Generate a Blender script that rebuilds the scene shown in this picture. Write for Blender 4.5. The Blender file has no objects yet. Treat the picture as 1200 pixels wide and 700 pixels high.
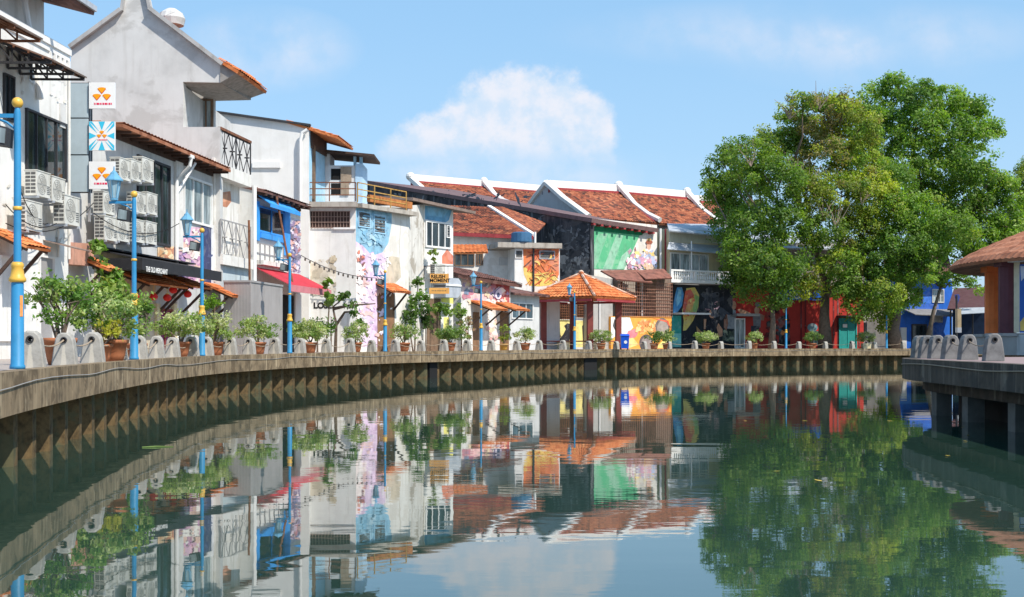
import bpy, math, random
import numpy as np
from mathutils import Vector, Matrix
R = math.radians
random.seed(7); rng = np.random.default_rng(11)
scene = bpy.context.scene
COL = scene.collection

# ------------------------------------------------------------------ camera
F = 1500.0; CX = 600.0; HY = 403.5; CAMZ = 1.85; GZ = 1.45
cd = bpy.data.cameras.new('camera'); cam = bpy.data.objects.new('camera', cd); COL.objects.link(cam)
cam.location = (0, 0, CAMZ); cam.rotation_euler = (R(90), 0, 0)
cd.sensor_width = 36; cd.lens = 36 * F / 1200; cd.shift_y = (HY - 350) / 1200
cd.clip_end = 6000; cd.clip_start = .1
scene.camera = cam
# ------------------------------------------------------------------ light
SUN = Vector((.76, -.63, 1.20)).normalized()
el = math.asin(SUN.z); az = math.atan2(SUN.x, SUN.y)
sd = bpy.data.lights.new('sun', 'SUN'); sd.energy = 3.5; sd.angle = R(.53); sd.color = (1, .93, .82)
so = bpy.data.objects.new('sun', sd); COL.objects.link(so)
so.rotation_euler = (-SUN).to_track_quat('-Z', 'Y').to_euler()
scene.view_settings.view_transform = 'Standard'; scene.view_settings.look = 'None'
scene.view_settings.exposure = 0.66; scene.view_settings.gamma = 1; scene.view_settings.use_curve_mapping = False

class NT:
    def __init__(s, tree): s.t = tree; s.n = tree.nodes; s.l = tree.links
    def node(s, typ, **kw):
        n = s.n.new(typ)
        for k, v in kw.items(): setattr(n, k, v)
        return n
    def put(s, sock, v):
        if isinstance(v, bpy.types.NodeSocket): s.l.new(v, sock)
        elif v is not None:
            if hasattr(sock.default_value, '__len__') and isinstance(v, tuple) and len(sock.default_value) == 4 and len(v) == 3: v = v + (1,)
            sock.default_value = v
    def m(s, op, a, b=None, c=None, clamp=False):
        n = s.node('ShaderNodeMath', operation=op); n.use_clamp = clamp
        s.put(n.inputs[0], a)
        if b is not None: s.put(n.inputs[1], b)
        if c is not None: s.put(n.inputs[2], c)
        return n.outputs[0]
    def mix(s, f, a, b, bt='MIX'):
        n = s.node('ShaderNodeMix', data_type='RGBA', blend_type=bt)
        s.put(n.inputs[0], f); s.put(n.inputs[6], a); s.put(n.inputs[7], b); return n.outputs[2]
    def noise(s, vec, scale, detail=3, rough=.55, dist=0):
        n = s.node('ShaderNodeTexNoise'); s.put(n.inputs['Vector'], vec)
        n.inputs['Scale'].default_value = scale; n.inputs['Detail'].default_value = detail
        n.inputs['Roughness'].default_value = rough; n.inputs['Distortion'].default_value = dist
        return n.outputs[0]
    def ramp(s, f, stops):
        n = s.node('ShaderNodeValToRGB'); s.put(n.inputs[0], f); e = n.color_ramp.elements
        while len(e) < len(stops): e.new(.5)
        for x, (p, c) in zip(e, stops):
            x.position = p; x.color = (c[0], c[1], c[2], 1) if isinstance(c, tuple) else (c, c, c, 1)
        return n.outputs[0]
    def smooth(s, v, a, b):
        n = s.node('ShaderNodeMapRange', interpolation_type='SMOOTHSTEP')
        s.put(n.inputs[0], v); n.inputs[1].default_value = a; n.inputs[2].default_value = b; return n.outputs[0]
    def coords(s, scale=(1, 1, 1), kind='Object'):
        tc = s.node('ShaderNodeTexCoord'); mp = s.node('ShaderNodeMapping')
        mp.inputs['Scale'].default_value = scale; s.l.new(tc.outputs[kind], mp.inputs[0]); return mp.outputs[0]
    def bump(s, h, strength, dist):
        n = s.node('ShaderNodeBump'); s.put(n.inputs['Height'], h)
        n.inputs['Strength'].default_value = strength; n.inputs['Distance'].default_value = dist; return n.outputs[0]

# sky with one far cumulus bank and a thin wisp, by direction
w = bpy.data.worlds.new('World'); scene.world = w; w.use_nodes = True
w.node_tree.nodes.clear(); N = NT(w.node_tree)
sky = N.node('ShaderNodeTexSky', sky_type='NISHITA'); sky.sun_disc = False
sky.sun_elevation = el; sky.sun_rotation = az; sky.air_density = 1.0; sky.dust_density = 1.2; sky.ozone_density = 2.2
tc = N.node('ShaderNodeTexCoord'); sep = N.node('ShaderNodeSeparateXYZ'); N.l.new(tc.outputs['Generated'], sep.inputs[0])
yy = N.m('MAXIMUM', sep.outputs[1], .02)
U = N.m('DIVIDE', sep.outputs[0], yy); V = N.m('DIVIDE', sep.outputs[2], yy)
cmb = N.node('ShaderNodeCombineXYZ'); N.put(cmb.inputs[0], U); N.put(cmb.inputs[1], V)
n1 = N.noise(cmb.outputs[0], 24, 10, .62)
offv = N.node('ShaderNodeVectorMath', operation='ADD'); N.l.new(cmb.outputs[0], offv.inputs[0]); offv.inputs[1].default_value = (.009, .008, 0); n1b = N.noise(offv.outputs[0], 24, 10, .62); n2 = N.noise(cmb.outputs[0], 9, 5, .5)
acc = None
for (px, py, rx, ry) in [(560, 150, 62, 62), (605, 132, 70, 68), (655, 140, 58, 64), (688, 160, 40, 62), (700, 205, 36, 40), (520, 165, 62, 40), (475, 178, 42, 24), (620, 195, 110, 40)]:
    a = N.m('DIVIDE', N.m('SUBTRACT', U, (px - CX) / F), rx / F); b = N.m('DIVIDE', N.m('SUBTRACT', V, (HY - py) / F), ry / F)
    d = N.m('SUBTRACT', 1, N.m('SQRT', N.m('ADD', N.m('MULTIPLY', a, a), N.m('MULTIPLY', b, b))))
    acc = d if acc is None else N.m('SMOOTH_MAX', acc, d, .12)
dens = N.m('ADD', acc, N.m('MULTIPLY', N.m('SUBTRACT', n1, .5), 1.25))
cm = N.smooth(dens, .0, .40)
base = N.smooth(N.m('ADD', V, N.m('MULTIPLY', N.m('SUBTRACT', n2, .5), .02)), .135, .165)   # flat hazy foot
ylow = N.smooth(V, .10, .16)
cm = N.m('MULTIPLY', cm, N.m('MULTIPLY', N.m('ADD', .28, N.m('MULTIPLY', base, .50)), ylow))
wisp = None
for (px, py, rx, ry, k) in [(310, 58, 120, 55, .42), (960, 40, 340, 45, .2), (560, 205, 330, 40, .3), (1000, 60, 200, 50, .14)]:
    a = N.m('DIVIDE', N.m('SUBTRACT', U, (px - CX) / F), rx / F); b = N.m('DIVIDE', N.m('SUBTRACT', V, (HY - py) / F), ry / F)
    d = N.m('MULTIPLY', N.m('SUBTRACT', 1, N.m('SQRT', N.m('ADD', N.m('MULTIPLY', a, a), N.m('MULTIPLY', b, b))), clamp=True), k * 2)
    wisp = d if wisp is None else N.m('ADD', wisp, d)
wisp = N.m('MULTIPLY', wisp, N.smooth(n2, .3, .62))
fac = N.m('MULTIPLY', N.m('MAXIMUM', cm, wisp, clamp=True), N.smooth(sep.outputs[1], .1, .3))
lum = N.smooth(N.m('ADD', N.m('MULTIPLY', N.m('SUBTRACT', n1, n1b), 1.6), N.m('MULTIPLY', n2, .5)), .02, .48)
ccol = N.mix(lum, (3.2, 3.75, 4.4), (4.4, 4.25, 4.4))
grad = N.ramp(N.m('MULTIPLY', sep.outputs[2], 1.0, clamp=True), [(0, (1.95, 3.05, 4.2)), (.25, (1.45, 2.75, 4.15)), (1, (.8, 1.9, 3.6))])
tint = N.mix(.72, sky.outputs[0], grad)
bg = N.node('ShaderNodeBackground'); N.put(bg.inputs[0], N.mix(fac, tint, ccol)); bg.inputs[1].default_value = .14
out = N.node('ShaderNodeOutputWorld'); N.l.new(bg.outputs[0], out.inputs[0])

# ------------------------------------------------------------------ materials
MATS = {}
def mat(name, col, rough=.7, var=.12, scale=3.0, streak=0.0, streakcol=(.12, .11, .09), bump=.15, bscale=30, metal=0, spec=.3, blotch=0.0, blotchcol=(.2, .17, .14), bl_scale=.8, sfreq=1.3, dstreak=0.0):
    if name in MATS: return MATS[name]
    m = bpy.data.materials.new(name); m.use_nodes = True; N = NT(m.node_tree); b = m.node_tree.nodes['Principled BSDF']
    v = N.coords()
    n = N.noise(v, scale, 5, .6)
    lo = tuple(c * (1 - var * 1.6) for c in col); hi = tuple(min(.95, c * (1 + var)) for c in col)
    c = N.ramp(n, [(.28, lo), (.5, col), (.75, hi)])
    if streak:
        sv = N.coords((2.6, 2.6, .22)); sn = N.noise(sv, sfreq, 5, .65)
        c = N.mix(N.m('MULTIPLY', N.smooth(sn, .5, .72), streak), c, streakcol)
    if dstreak:
        dn = N.noise(N.coords((3.1, 3.1, .16)), sfreq * 1.6, 4, .6, .2); c = N.mix(N.m('MULTIPLY', N.smooth(dn, .50, .62), dstreak), c, tuple(q * .25 for q in col))
    if blotch:
        bn = N.noise(v, bl_scale, 7, .62, .4)
        c = N.mix(N.m('MULTIPLY', N.smooth(bn, .52, .6), blotch), c, blotchcol)
    N.put(b.inputs['Base Color'], c); b.inputs['Roughness'].default_value = rough; b.inputs['Metallic'].default_value = metal
    b.inputs['Specular IOR Level'].default_value = spec
    if bump: N.put(b.inputs['Normal'], N.bump(N.noise(v, bscale, 4), bump, .02))
    MATS[name] = m; return m
def glass(name, col, rough=.06):
    if name in MATS: return MATS[name]
    m = bpy.data.materials.new(name); m.use_nodes = True; N = NT(m.node_tree); b = m.node_tree.nodes['Principled BSDF']
    n = N.noise(N.coords((2.2, 2.2, .35)), 1.3, 4, .6)
    N.put(b.inputs['Base Color'], N.ramp(n, [(.36, tuple(c * .45 for c in col)), (.52, tuple(c * 1.2 for c in col)), (.66, tuple(c * 2.4 + .01 for c in col))]))
    b.inputs['Roughness'].default_value = rough; b.inputs['Specular IOR Level'].default_value = .5
    N.put(b.inputs['Normal'], N.bump(N.noise(N.coords(), .9, 1), .04, .1)); MATS[name] = m; return m
def tilemat(name, cols, scale=2.2):
    m = bpy.data.materials.new(name); m.use_nodes = True; N = NT(m.node_tree); b = m.node_tree.nodes['Principled BSDF']
    v = N.coords(); vo = N.node('ShaderNodeTexVoronoi'); N.put(vo.inputs['Vector'], N.coords((1, 1, 1.6))); vo.inputs['Scale'].default_value = scale
    sp = N.node('ShaderNodeSeparateColor'); N.l.new(vo.outputs['Color'], sp.inputs[0])
    f = N.m('ADD', N.m('MULTIPLY', sp.outputs[0], .55), N.m('MULTIPLY', N.noise(v, .5, 5, .65), .45))
    N.put(b.inputs['Base Color'], N.ramp(f, cols)); b.inputs['Roughness'].default_value = .8; b.inputs['Specular IOR Level'].default_value = .2
    N.put(b.inputs['Normal'], N.bump(N.noise(v, 14, 3), .3, .03)); MATS[name] = m; return m
def leafmat(name, trans=.35):
    m = bpy.data.materials.new(name); m.use_nodes = True; N = NT(m.node_tree); N.n.clear()
    at = N.node('ShaderNodeAttribute'); at.attribute_name = 'Col'
    d = N.node('ShaderNodeBsdfPrincipled'); N.l.new(at.outputs['Color'], d.inputs['Base Color']); d.inputs['Roughness'].default_value = .5; d.inputs['Specular IOR Level'].default_value = .35
    t = N.node('ShaderNodeBsdfTranslucent'); N.put(t.inputs[0], N.mix(1.0, at.outputs['Color'], (1.5, 1.7, .5), 'MULTIPLY'))
    mx = N.node('ShaderNodeMixShader'); mx.inputs[0].default_value = trans
    N.l.new(d.outputs[0], mx.inputs[1]); N.l.new(t.outputs[0], mx.inputs[2])
    o = N.node('ShaderNodeOutputMaterial'); N.l.new(mx.outputs[0], o.inputs[0]); MATS[name] = m; return m

WHITE = mat('white_plaster', (.76, .75, .72), .8, .07, 1.2, .42, (.44, .41, .36), blotch=.35, blotchcol=(.58, .55, .49), sfreq=1.6, bl_scale=.55)
WHITE_D = mat('weathered_white_plaster', (.75, .73, .69), .85, .08, 1.4, .55, (.38, .34, .28), blotch=.4, blotchcol=(.55, .50, .43))
GREYP = mat('grey_cement_render', (.60, .595, .58), .85, .12, .7, .3, (.42, .40, .37), blotch=.7, blotchcol=(.44, .43, .41), bl_scale=.45)
CREAM = mat('cream_plaster', (.70, .60, .38), .85, .08, 1.5, .3, (.35, .28, .16))
PALE = mat('pale_grey_plaster', (.58, .58, .57), .85, .10, 1.2, .4, (.28, .27, .25))
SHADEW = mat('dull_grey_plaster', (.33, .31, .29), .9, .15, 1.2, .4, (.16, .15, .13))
BLUEP = mat('light_blue_paint', (.34, .60, .80), .7, .12, 2, .3, (.5, .52, .5), blotch=.3, blotchcol=(.6, .66, .7))
SKYP = mat('bright_blue_paint', (.05, .32, .78), .6, .12, 2, .2, (.2, .4, .6))
DEEPB = mat('deep_blue_paint', (.015, .12, .52), .6, .15, 1.5, .3, (.02, .05, .2))
MOULD = mat('black_mould_wall', (.034, .037, .043), .95, .4, 1.0, .75, (.24, .245, .26), blotch=.55, blotchcol=(.11, .10, .10), sfreq=.9, bl_scale=.35)
def mouldy():
    m = MATS['black_mould_wall']
mouldy()
CONC = mat('bollard_concrete', (.36, .345, .315), .9, .2, 6, .55, (.17, .155, .13), blotch=.6, blotchcol=(.46, .41, .33), bl_scale=2.5)
def bollard_stain(m):
    N = NT(m.node_tree); b = m.node_tree.nodes['Principled BSDF']; src = b.inputs['Base Color'].links[0].from_socket
    tc = N.node('ShaderNodeTexCoord'); s = N.node('ShaderNodeSeparateXYZ'); N.l.new(tc.outputs['Object'], s.inputs[0])
    wd = N.m('ADD', .022, N.m('MULTIPLY', N.m('SUBTRACT', .48, s.outputs[2]), .09)); x = N.m('ADD', s.outputs[0], N.m('MULTIPLY', N.m('SUBTRACT', N.noise(tc.outputs['Object'], 9), .5), .05))
    k = N.m('MULTIPLY', N.smooth(N.m('SUBTRACT', wd, N.m('ABSOLUTE', x)), 0, .02), N.smooth(s.outputs[2], .50, .44)); N.put(b.inputs['Base Color'], N.mix(N.m('MULTIPLY', k, .75), src, (.56, .52, .44)))
bollard_stain(CONC)
BEAM = mat('quay_beam_concrete', (.225, .165, .10), .9, .4, 2.6, .6, (.58, .47, .31), blotch=.75, blotchcol=(.10, .07, .04), bl_scale=1.9, sfreq=2.4, dstreak=.35)
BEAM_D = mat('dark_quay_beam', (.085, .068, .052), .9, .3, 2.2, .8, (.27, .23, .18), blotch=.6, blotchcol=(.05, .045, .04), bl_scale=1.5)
PILE = mat('sheet_pile_steel', (.115, .075, .033), .85, .45, 7, .6, (.055, .07, .045), blotch=.55, blotchcol=(.075, .09, .05), bl_scale=1.2)
DECK = mat('promenade_paving', (.36, .31, .28), .9, .15, 3, 0, bump=.2)
RUST = mat('rusty_steel', (.20, .085, .045), .8, .4, 5, .3, (.10, .05, .035))
RUSTS = mat('rusty_sheet', (.27, .20, .17), .8, .3, 3, .5, (.22, .10, .06), blotch=.5, blotchcol=(.24, .10, .05))
DARKST = mat('dark_steel', (.045, .045, .05), .6, .2)
GREYST = mat('grey_metal_sheet', (.34, .33, .33), .55, .12, 1.5, .35, (.22, .2, .19))
PANEL = mat('pale_blue_metal_panel', (.42, .50, .54), .45, .1, 1.2, .25, (.3, .33, .34))
GALV = mat('galvanised_sheet', (.42, .45, .50), .5, .12, 2, .3, (.25, .25, .27))
LBLUE = mat('lamp_blue_paint', (.035, .24, .47), .45, .10, 3, .2, (.12, .3, .42), bump=.05)
LTOP = mat('lantern_blue_paint', (.13, .34, .52), .5, .08, 3, bump=.05)
LGLASS = glass('lantern_glass', (.34, .5, .58), .25)
GOLD = mat('gold_paint', (.72, .42, .06), .4, .12, 4, bump=.05, spec=.5)
TERRA = mat('terracotta', (.37, .135, .06), .75, .18, 4, .3, (.2, .09, .05))
WOOD = mat('old_timber', (.20, .13, .085), .85, .25, 4, .4, (.10, .07, .05))
DWOOD = mat('dark_timber', (.075, .045, .035), .8, .25, 4)
MAROON = mat('maroon_paint', (.23, .05, .04), .6, .15, 2, .2, (.08, .02, .02))
PURPLE = mat('purple_door_paint', (.22, .04, .12), .6, .15, 4)
BLACKF = mat('black_fabric', (.028, .028, .032), .8, .15, 3)
REDF = mat('red_fabric', (.50, .035, .055), .8, .12, 2, .15, (.55, .2, .2))
PINKF = mat('faded_pink_fabric', (.56, .20, .22), .8, .12, 3)
REDP = mat('red_wall_paint', (.46, .035, .025), .65, .14, 1.5, .3, (.25, .03, .03))
DRED = mat('dark_red_trim', (.33, .045, .05), .7, .2, 3)
TEAL = mat('teal_paint', (.015, .30, .28), .6, .12, 2)
GREENM = mat('green_net', (.10, .43, .22), .8, .12, .9, .5, (.26, .55, .36), bump=.2, blotch=.7, blotchcol=(.24, .54, .33))
WTRIM = mat('white_trim_paint', (.80, .79, .77), .7, .05, 2, .15, (.5, .48, .45))
ACW = mat('air_con_casing', (.66, .65, .60), .5, .12, 3, .55, (.42, .38, .3))
BLACK = mat('black_void', (.012, .012, .013), .9, .1, bump=0)
BARK = mat('tree_bark', (.17, .125, .095), .95, .3, 5, .3, (.07, .055, .045), bump=.5, bscale=14)
ROPE = mat('rope_fibre', (.36, .28, .20), .9, .2, 20)
BINB = mat('bin_blue_plastic', (.01, .09, .55), .35, .08)
SOIL = mat('potting_soil', (.06, .045, .03), .95, .2)
ORANGEP = mat('orange_column_paint', (.80, .20, .05), .6, .12, 2, .2, (.35, .09, .03))
PLUM = mat('plum_column_paint', (.11, .035, .045), .6, .15, 2)
PINKW = mat('pink_plaster', (.66, .42, .48), .8, .15, 1.5, .3, (.4, .3, .32), blotch=.6, blotchcol=(.72, .66, .58))
RIDGEW = mat('white_ridge_plaster', (.80, .78, .74), .8, .06, 1.5, .3, (.45, .42, .38))
GABLEG = mat('grey_gable_render', (.46, .455, .46), .85, .1, 1)  # a white gable; its shade is put into this grey
GDARK = glass('dark_glass', (.025, .035, .04)); GGREY = glass('curtained_glass', (.20, .24, .25), .15); GBLUE = glass('blue_tinted_glass', (.05, .08, .10))
LOUV = mat('louvre_grey', (.12, .12, .12), .6, .3, 8)
RED_L = mat('red_lantern_paper', (.62, .02, .015), .6, .1)
TILE_O = tilemat('orange_clay_tiles', [(.25, (.44, .12, .04)), (.5, (.60, .185, .06)), (.75, (.66, .26, .10))], 3.5)
TILE_R = tilemat('weathered_red_tiles', [(.22, (.07, .038, .03)), (.42, (.22, .07, .042)), (.60, (.34, .105, .055)), (.8, (.46, .18, .09))], 2.6)
TILE_B = tilemat('brown_clay_tiles', [(.25, (.26, .10, .055)), (.5, (.38, .15, .08)), (.8, (.44, .20, .12))], 3)
TILE_D = tilemat('dark_roof_tiles', [(.25, (.07, .04, .035)), (.5, (.16, .075, .06)), (.8, (.24, .13, .11))], 2)
LEAF = leafmat('tree_leaves', .45); PLEAF = leafmat('pot_plant_leaves', .35)
PAINTS = {}
def paint(c):
    g_ = sum(c) / 3; c = [x * .84 + g_ * .16 for x in c]
    k = tuple(round(x, 3) for x in c)
    if k not in PAINTS: PAINTS[k] = mat('wall_paint_%d' % len(PAINTS), k, .8, .22, 2.2, .35, tuple(.6 * x + .2 for x in k), bump=.1, blotch=.4, blotchcol=tuple(.55 * x + .22 for x in k), bl_scale=1.3)
    return PAINTS[k]
def sr(r, g, b):   # 8-bit picture colour -> linear pigment
    return tuple((((x / 255) + .055) / 1.055) ** 2.4 if x > 10 else x / 3294 for x in (r, g, b))

# ------------------------------------------------------------------ mesh helpers
class MB:
    def __init__(s): s.v = []; s.f = []; s.mi = []; s.mats = []; s.cur = 0; s.smooth = False
    def use(s, m):
        if m not in s.mats: s.mats.append(m)
        s.cur = s.mats.index(m)
    def add(s, vs, fs):
        o = len(s.v); s.v += [tuple(v) for v in vs]
        for f in fs: s.f.append(tuple(i + o for i in f)); s.mi.append(s.cur)
    def hexa(s, b, t):      # bottom loop, top loop (same count)
        n = len(b)
        s.add(list(b) + list(t), [tuple(range(n - 1, -1, -1)), tuple(range(n, 2 * n))] + [(i, (i + 1) % n, n + (i + 1) % n, n + i) for i in range(n)])
    def box(s, x0, x1, y0, y1, z0, z1):
        s.hexa([(x0, y0, z0), (x1, y0, z0), (x1, y1, z0), (x0, y1, z0)], [(x0, y0, z1), (x1, y0, z1), (x1, y1, z1), (x0, y1, z1)])
    def bar(s, a, b, w, h=None):
        a = Vector(a); b = Vector(b); d = (b - a).normalized(); h = h or w
        u = d.cross(Vector((0, 0, 1)));
        if u.length < .01: u = Vector((1, 0, 0))
        u.normalize(); v = u.cross(d)
        q = lambda p: [p + u * (w / 2) + v * (h / 2), p - u * (w / 2) + v * (h / 2), p - u * (w / 2) - v * (h / 2), p + u * (w / 2) - v * (h / 2)]
        s.hexa(q(a), q(b))
    def tube(s, pts, rad, seg=8, cap=True):
        pts = [Vector(p) for p in pts]; n = len(pts); rad = rad if hasattr(rad, '__len__') else [rad] * n
        vs = []; up = None
        for i, p in enumerate(pts):
            d = (pts[min(i + 1, n - 1)] - pts[max(i - 1, 0)]).normalized()
            u = d.cross(Vector((.13, .2, 1))) if abs(d.z) < .9 else d.cross(Vector((0, 1, .1)))
            if up is not None:
                u2 = up - d * up.dot(d)
                if u2.length > .05: u = u2
            u.normalize(); up = u; v = d.cross(u)
            vs += [p + (u * math.cos(2 * math.pi * k / seg) + v * math.sin(2 * math.pi * k / seg)) * rad[i] for k in range(seg)]
        fs = [(i * seg + k, i * seg + (k + 1) % seg, (i + 1) * seg + (k + 1) % seg, (i + 1) * seg + k) for i in range(n - 1) for k in range(seg)]
        if cap: fs += [tuple(range(seg - 1, -1, -1)), tuple((n - 1) * seg + k for k in range(seg))]
        s.add(vs, fs)
    def lathe(s, prof, c=(0, 0, 0), seg=16, rot=0):
        vs = []; n = len(prof)
        for (r, z) in prof:
            vs += [(c[0] + r * math.cos(rot + 2 * math.pi * k / seg), c[1] + r * math.sin(rot + 2 * math.pi * k / seg), c[2] + z) for k in range(seg)]
        fs = [(i * seg + k, i * seg + (k + 1) % seg, (i + 1) * seg + (k + 1) % seg, (i + 1) * seg + k) for i in range(n - 1) for k in range(seg)]
        fs += [tuple(range(seg - 1, -1, -1)), tuple((n - 1) * seg + k for k in range(seg))]
        s.add(vs, fs)
    def slab(s, quad, th):
        quad = [Vector(q) for q in quad]; nn = (quad[1] - quad[0]).cross(quad[2] - quad[0]).normalized()
        if nn.z < 0: nn = -nn
        s.hexa([q - nn * th for q in quad], quad)
    def tiles(s, e0, e1, r1, r0, rib=.3, amp=.045, course=.34, th=.10, step=.03):
        e0, e1, r1, r0 = map(Vector, (e0, e1, r1, r0))
        nn = (e1 - e0).cross(r0 - e0).normalized()
        if nn.length < .5: nn = (e1 - e0).cross(r1 - e0).normalized()
        if nn.z < 0: nn = -nn
        wl = max((e1 - e0).length, (r1 - r0).length); sl = ((r0 + r1) / 2 - (e0 + e1) / 2).length
        nu = min(360, max(4, int(wl / rib) * 4)); nv = min(60, max(2, int(sl / course)))
        rows = []; vs = []
        for j in range(nv):
            for t in (j / nv, (j + 1) / nv - 1e-4):
                k = step * (1 if t * nv % 1 < .5 else 0)
                a = e0.lerp(r0, t); b = e1.lerp(r1, t)
                wloc = (b - a).length
                for i in range(nu + 1):
                    x = i / nu; p = a.lerp(b, x)
                    vs.append(p + nn * (k + amp * abs(math.sin(math.pi * x * wl / rib))))
        nr = 2 * nv; c = nu + 1
        s.add(vs, [(j * c + i, j * c + i + 1, (j + 1) * c + i + 1, (j + 1) * c + i) for j in range(nr - 1) for i in range(nu)])
        s.hexa([p - nn * th for p in (e0, e1, r1, r0)], [p - nn * .004 for p in (e0, e1, r1, r0)])
    def ellipsoid(s, c, r, seg=14, rings=8):
        vs = [];
        for j in range(1, rings):
            a = math.pi * j / rings
            vs += [(c[0] + r[0] * math.sin(a) * math.cos(2 * math.pi * k / seg), c[1] + r[1] * math.sin(a) * math.sin(2 * math.pi * k / seg), c[2] + r[2] * math.cos(a)) for k in range(seg)]
        nr = rings - 1; vs += [(c[0], c[1], c[2] + r[2]), (c[0], c[1], c[2] - r[2])]; t = nr * seg
        fs = [(j * seg + k, (j + 1) * seg + k, (j + 1) * seg + (k + 1) % seg, j * seg + (k + 1) % seg) for j in range(nr - 1) for k in range(seg)]
        fs += [(t, k, (k + 1) % seg) for k in range(seg)] + [(t + 1, (nr - 1) * seg + (k + 1) % seg, (nr - 1) * seg + k) for k in range(seg)]
        s.add(vs, fs)
    def build(s, name, m=None, parent=None, smooth=False):
        me = bpy.data.meshes.new(name); o = bpy.data.objects.new(name, me); COL.objects.link(o)
        off = Vector((0, 0, 0))
        if parent is not None:
            o.parent = parent; r = parent
            while r.parent: r = r.parent
            off = r.location.copy()
        me.from_pydata([(v[0] - off.x, v[1] - off.y, v[2] - off.z) for v in s.v], [], s.f)
        if m is not None: me.materials.append(m)
        else:
            for x in s.mats: me.materials.append(x)
            me.polygons.foreach_set('material_index', s.mi)
        if smooth or s.smooth: me.polygons.foreach_set('use_smooth', [True] * len(s.f))
        me.update(); return o
def tag(o, label=None, cat=None, group=None, kind=None):
    if label: o['label'] = label
    if cat: o['category'] = cat
    if group: o['group'] = group
    if kind: o['kind'] = kind
    return o
def thing(name, loc, label, cat, group=None):
    o = bpy.data.objects.new(name, None); COL.objects.link(o); o.location = loc; o.empty_display_size = .3
    return tag(o, label, cat, group)
def copy_tree(o, parent=None):
    c = o.copy(); COL.objects.link(c); c.parent = parent
    for ch in list(o.children): copy_tree(ch, c)
    return c
def P(px, py, Y): return Vector(((px - CX) / F * Y, Y, CAMZ + (HY - py) / F * Y))
def G(px, Y, z=GZ): return Vector(((px - CX) / F * Y, Y, z))
def zof(py, Y): return CAMZ + (HY - py) / F * Y

class Wall:
    """a vertical plane standing on the ground between two plan points"""
    def __init__(s, px0, Y0, px1, Y1):
        s.A = Vector(((px0 - CX) / F * Y0, Y0)); B = Vector(((px1 - CX) / F * Y1, Y1))
        s.t = (B - s.A).normalized(); s.n = Vector((s.t.y, -s.t.x)); s.len = (B - s.A).length; s.px = (px0, px1)
    def Y(s, px, off=0):
        k = (px - CX) / F; return (off + s.A.dot(s.n)) / (k * s.n.x + s.n.y)
    def uz(s, px, py, off=0):
        Y = s.Y(px, off); p = Vector(((px - CX) / F * Y, Y)); return ((p - s.A).dot(s.t), GZ if py == 'g' else zof(py, Y))
    def L(s, u, z, off=0):
        q = s.A + s.t * u + s.n * off; return Vector((q.x, q.y, z))
    def rect(s, px0, py0, px1, py1, off=0):
        u0 = s.uz(px0, 0, off)[0]; u1 = s.uz(px1, 0, off)[0]; Y = s.Y((px0 + px1) / 2, off)
        return u0, u1, (GZ if py1 == 'g' else zof(py1, Y)), zof(py0, Y)
    def bx(s, mb, u0, u1, z0, z1, o0, o1):
        mb.hexa([s.L(u0, z0, o1), s.L(u1, z0, o1), s.L(u1, z0, o0), s.L(u0, z0, o0)], [s.L(u0, z1, o1), s.L(u1, z1, o1), s.L(u1, z1, o0), s.L(u0, z1, o0)])
    def boxpx(s, mb, px0, py0, px1, py1, o0, o1, at=0):
        s.bx(mb, *s.rect(px0, py0, px1, py1, at), o0, o1)
    def poly(s, mb, pts, o0, o1, at=0):
        q = [s.uz(a, b, at) for a, b in pts]
        mb.hexa([s.L(u, z, o1) for u, z in q], [s.L(u, z, o0) for u, z in q])
    def base(s, px): q = s.L(s.uz(px, 0)[0], GZ); return q

def window(W, par, px0, py0, px1, py1, nx=2, ny=1, fm=WTRIM, pm=GDARK, o=0.0, fw=.07, at=None, sill=None, name='window', th=.08):
    u0, u1, z0, z1 = W.rect(px0, py0, px1, py1, o if at is None else at)
    m = MB()
    W.bx(m, u0, u1, z0, z0 + fw, o - .02, o + th); W.bx(m, u0, u1, z1 - fw, z1, o - .02, o + th)
    W.bx(m, u0, u0 + fw, z0 + fw, z1 - fw, o - .02, o + th); W.bx(m, u1 - fw, u1, z0 + fw, z1 - fw, o - .02, o + th)
    for i in range(1, nx):
        c = u0 + (u1 - u0) * i / nx; W.bx(m, c - fw * .35, c + fw * .35, z0 + fw, z1 - fw, o - .02, o + th * .8)
    for j in range(1, ny):
        c = z0 + (z1 - z0) * j / ny; W.bx(m, u0 + fw, u1 - fw, c - fw * .3, c + fw * .3, o - .02, o + th * .6)
    f = m.build(name, fm, par)
    g = MB(); W.bx(g, u0 + fw * .5, u1 - fw * .5, z0 + fw * .5, z1 - fw * .5, o - .03, o + .015); g.build('pane', pm, f)
    if sill:
        k = MB(); W.bx(k, u0 - .08, u1 + .08, z0 - .09, z0 - .004, o - .02, o + .16); k.build('sill', sill, f)
    return f
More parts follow.
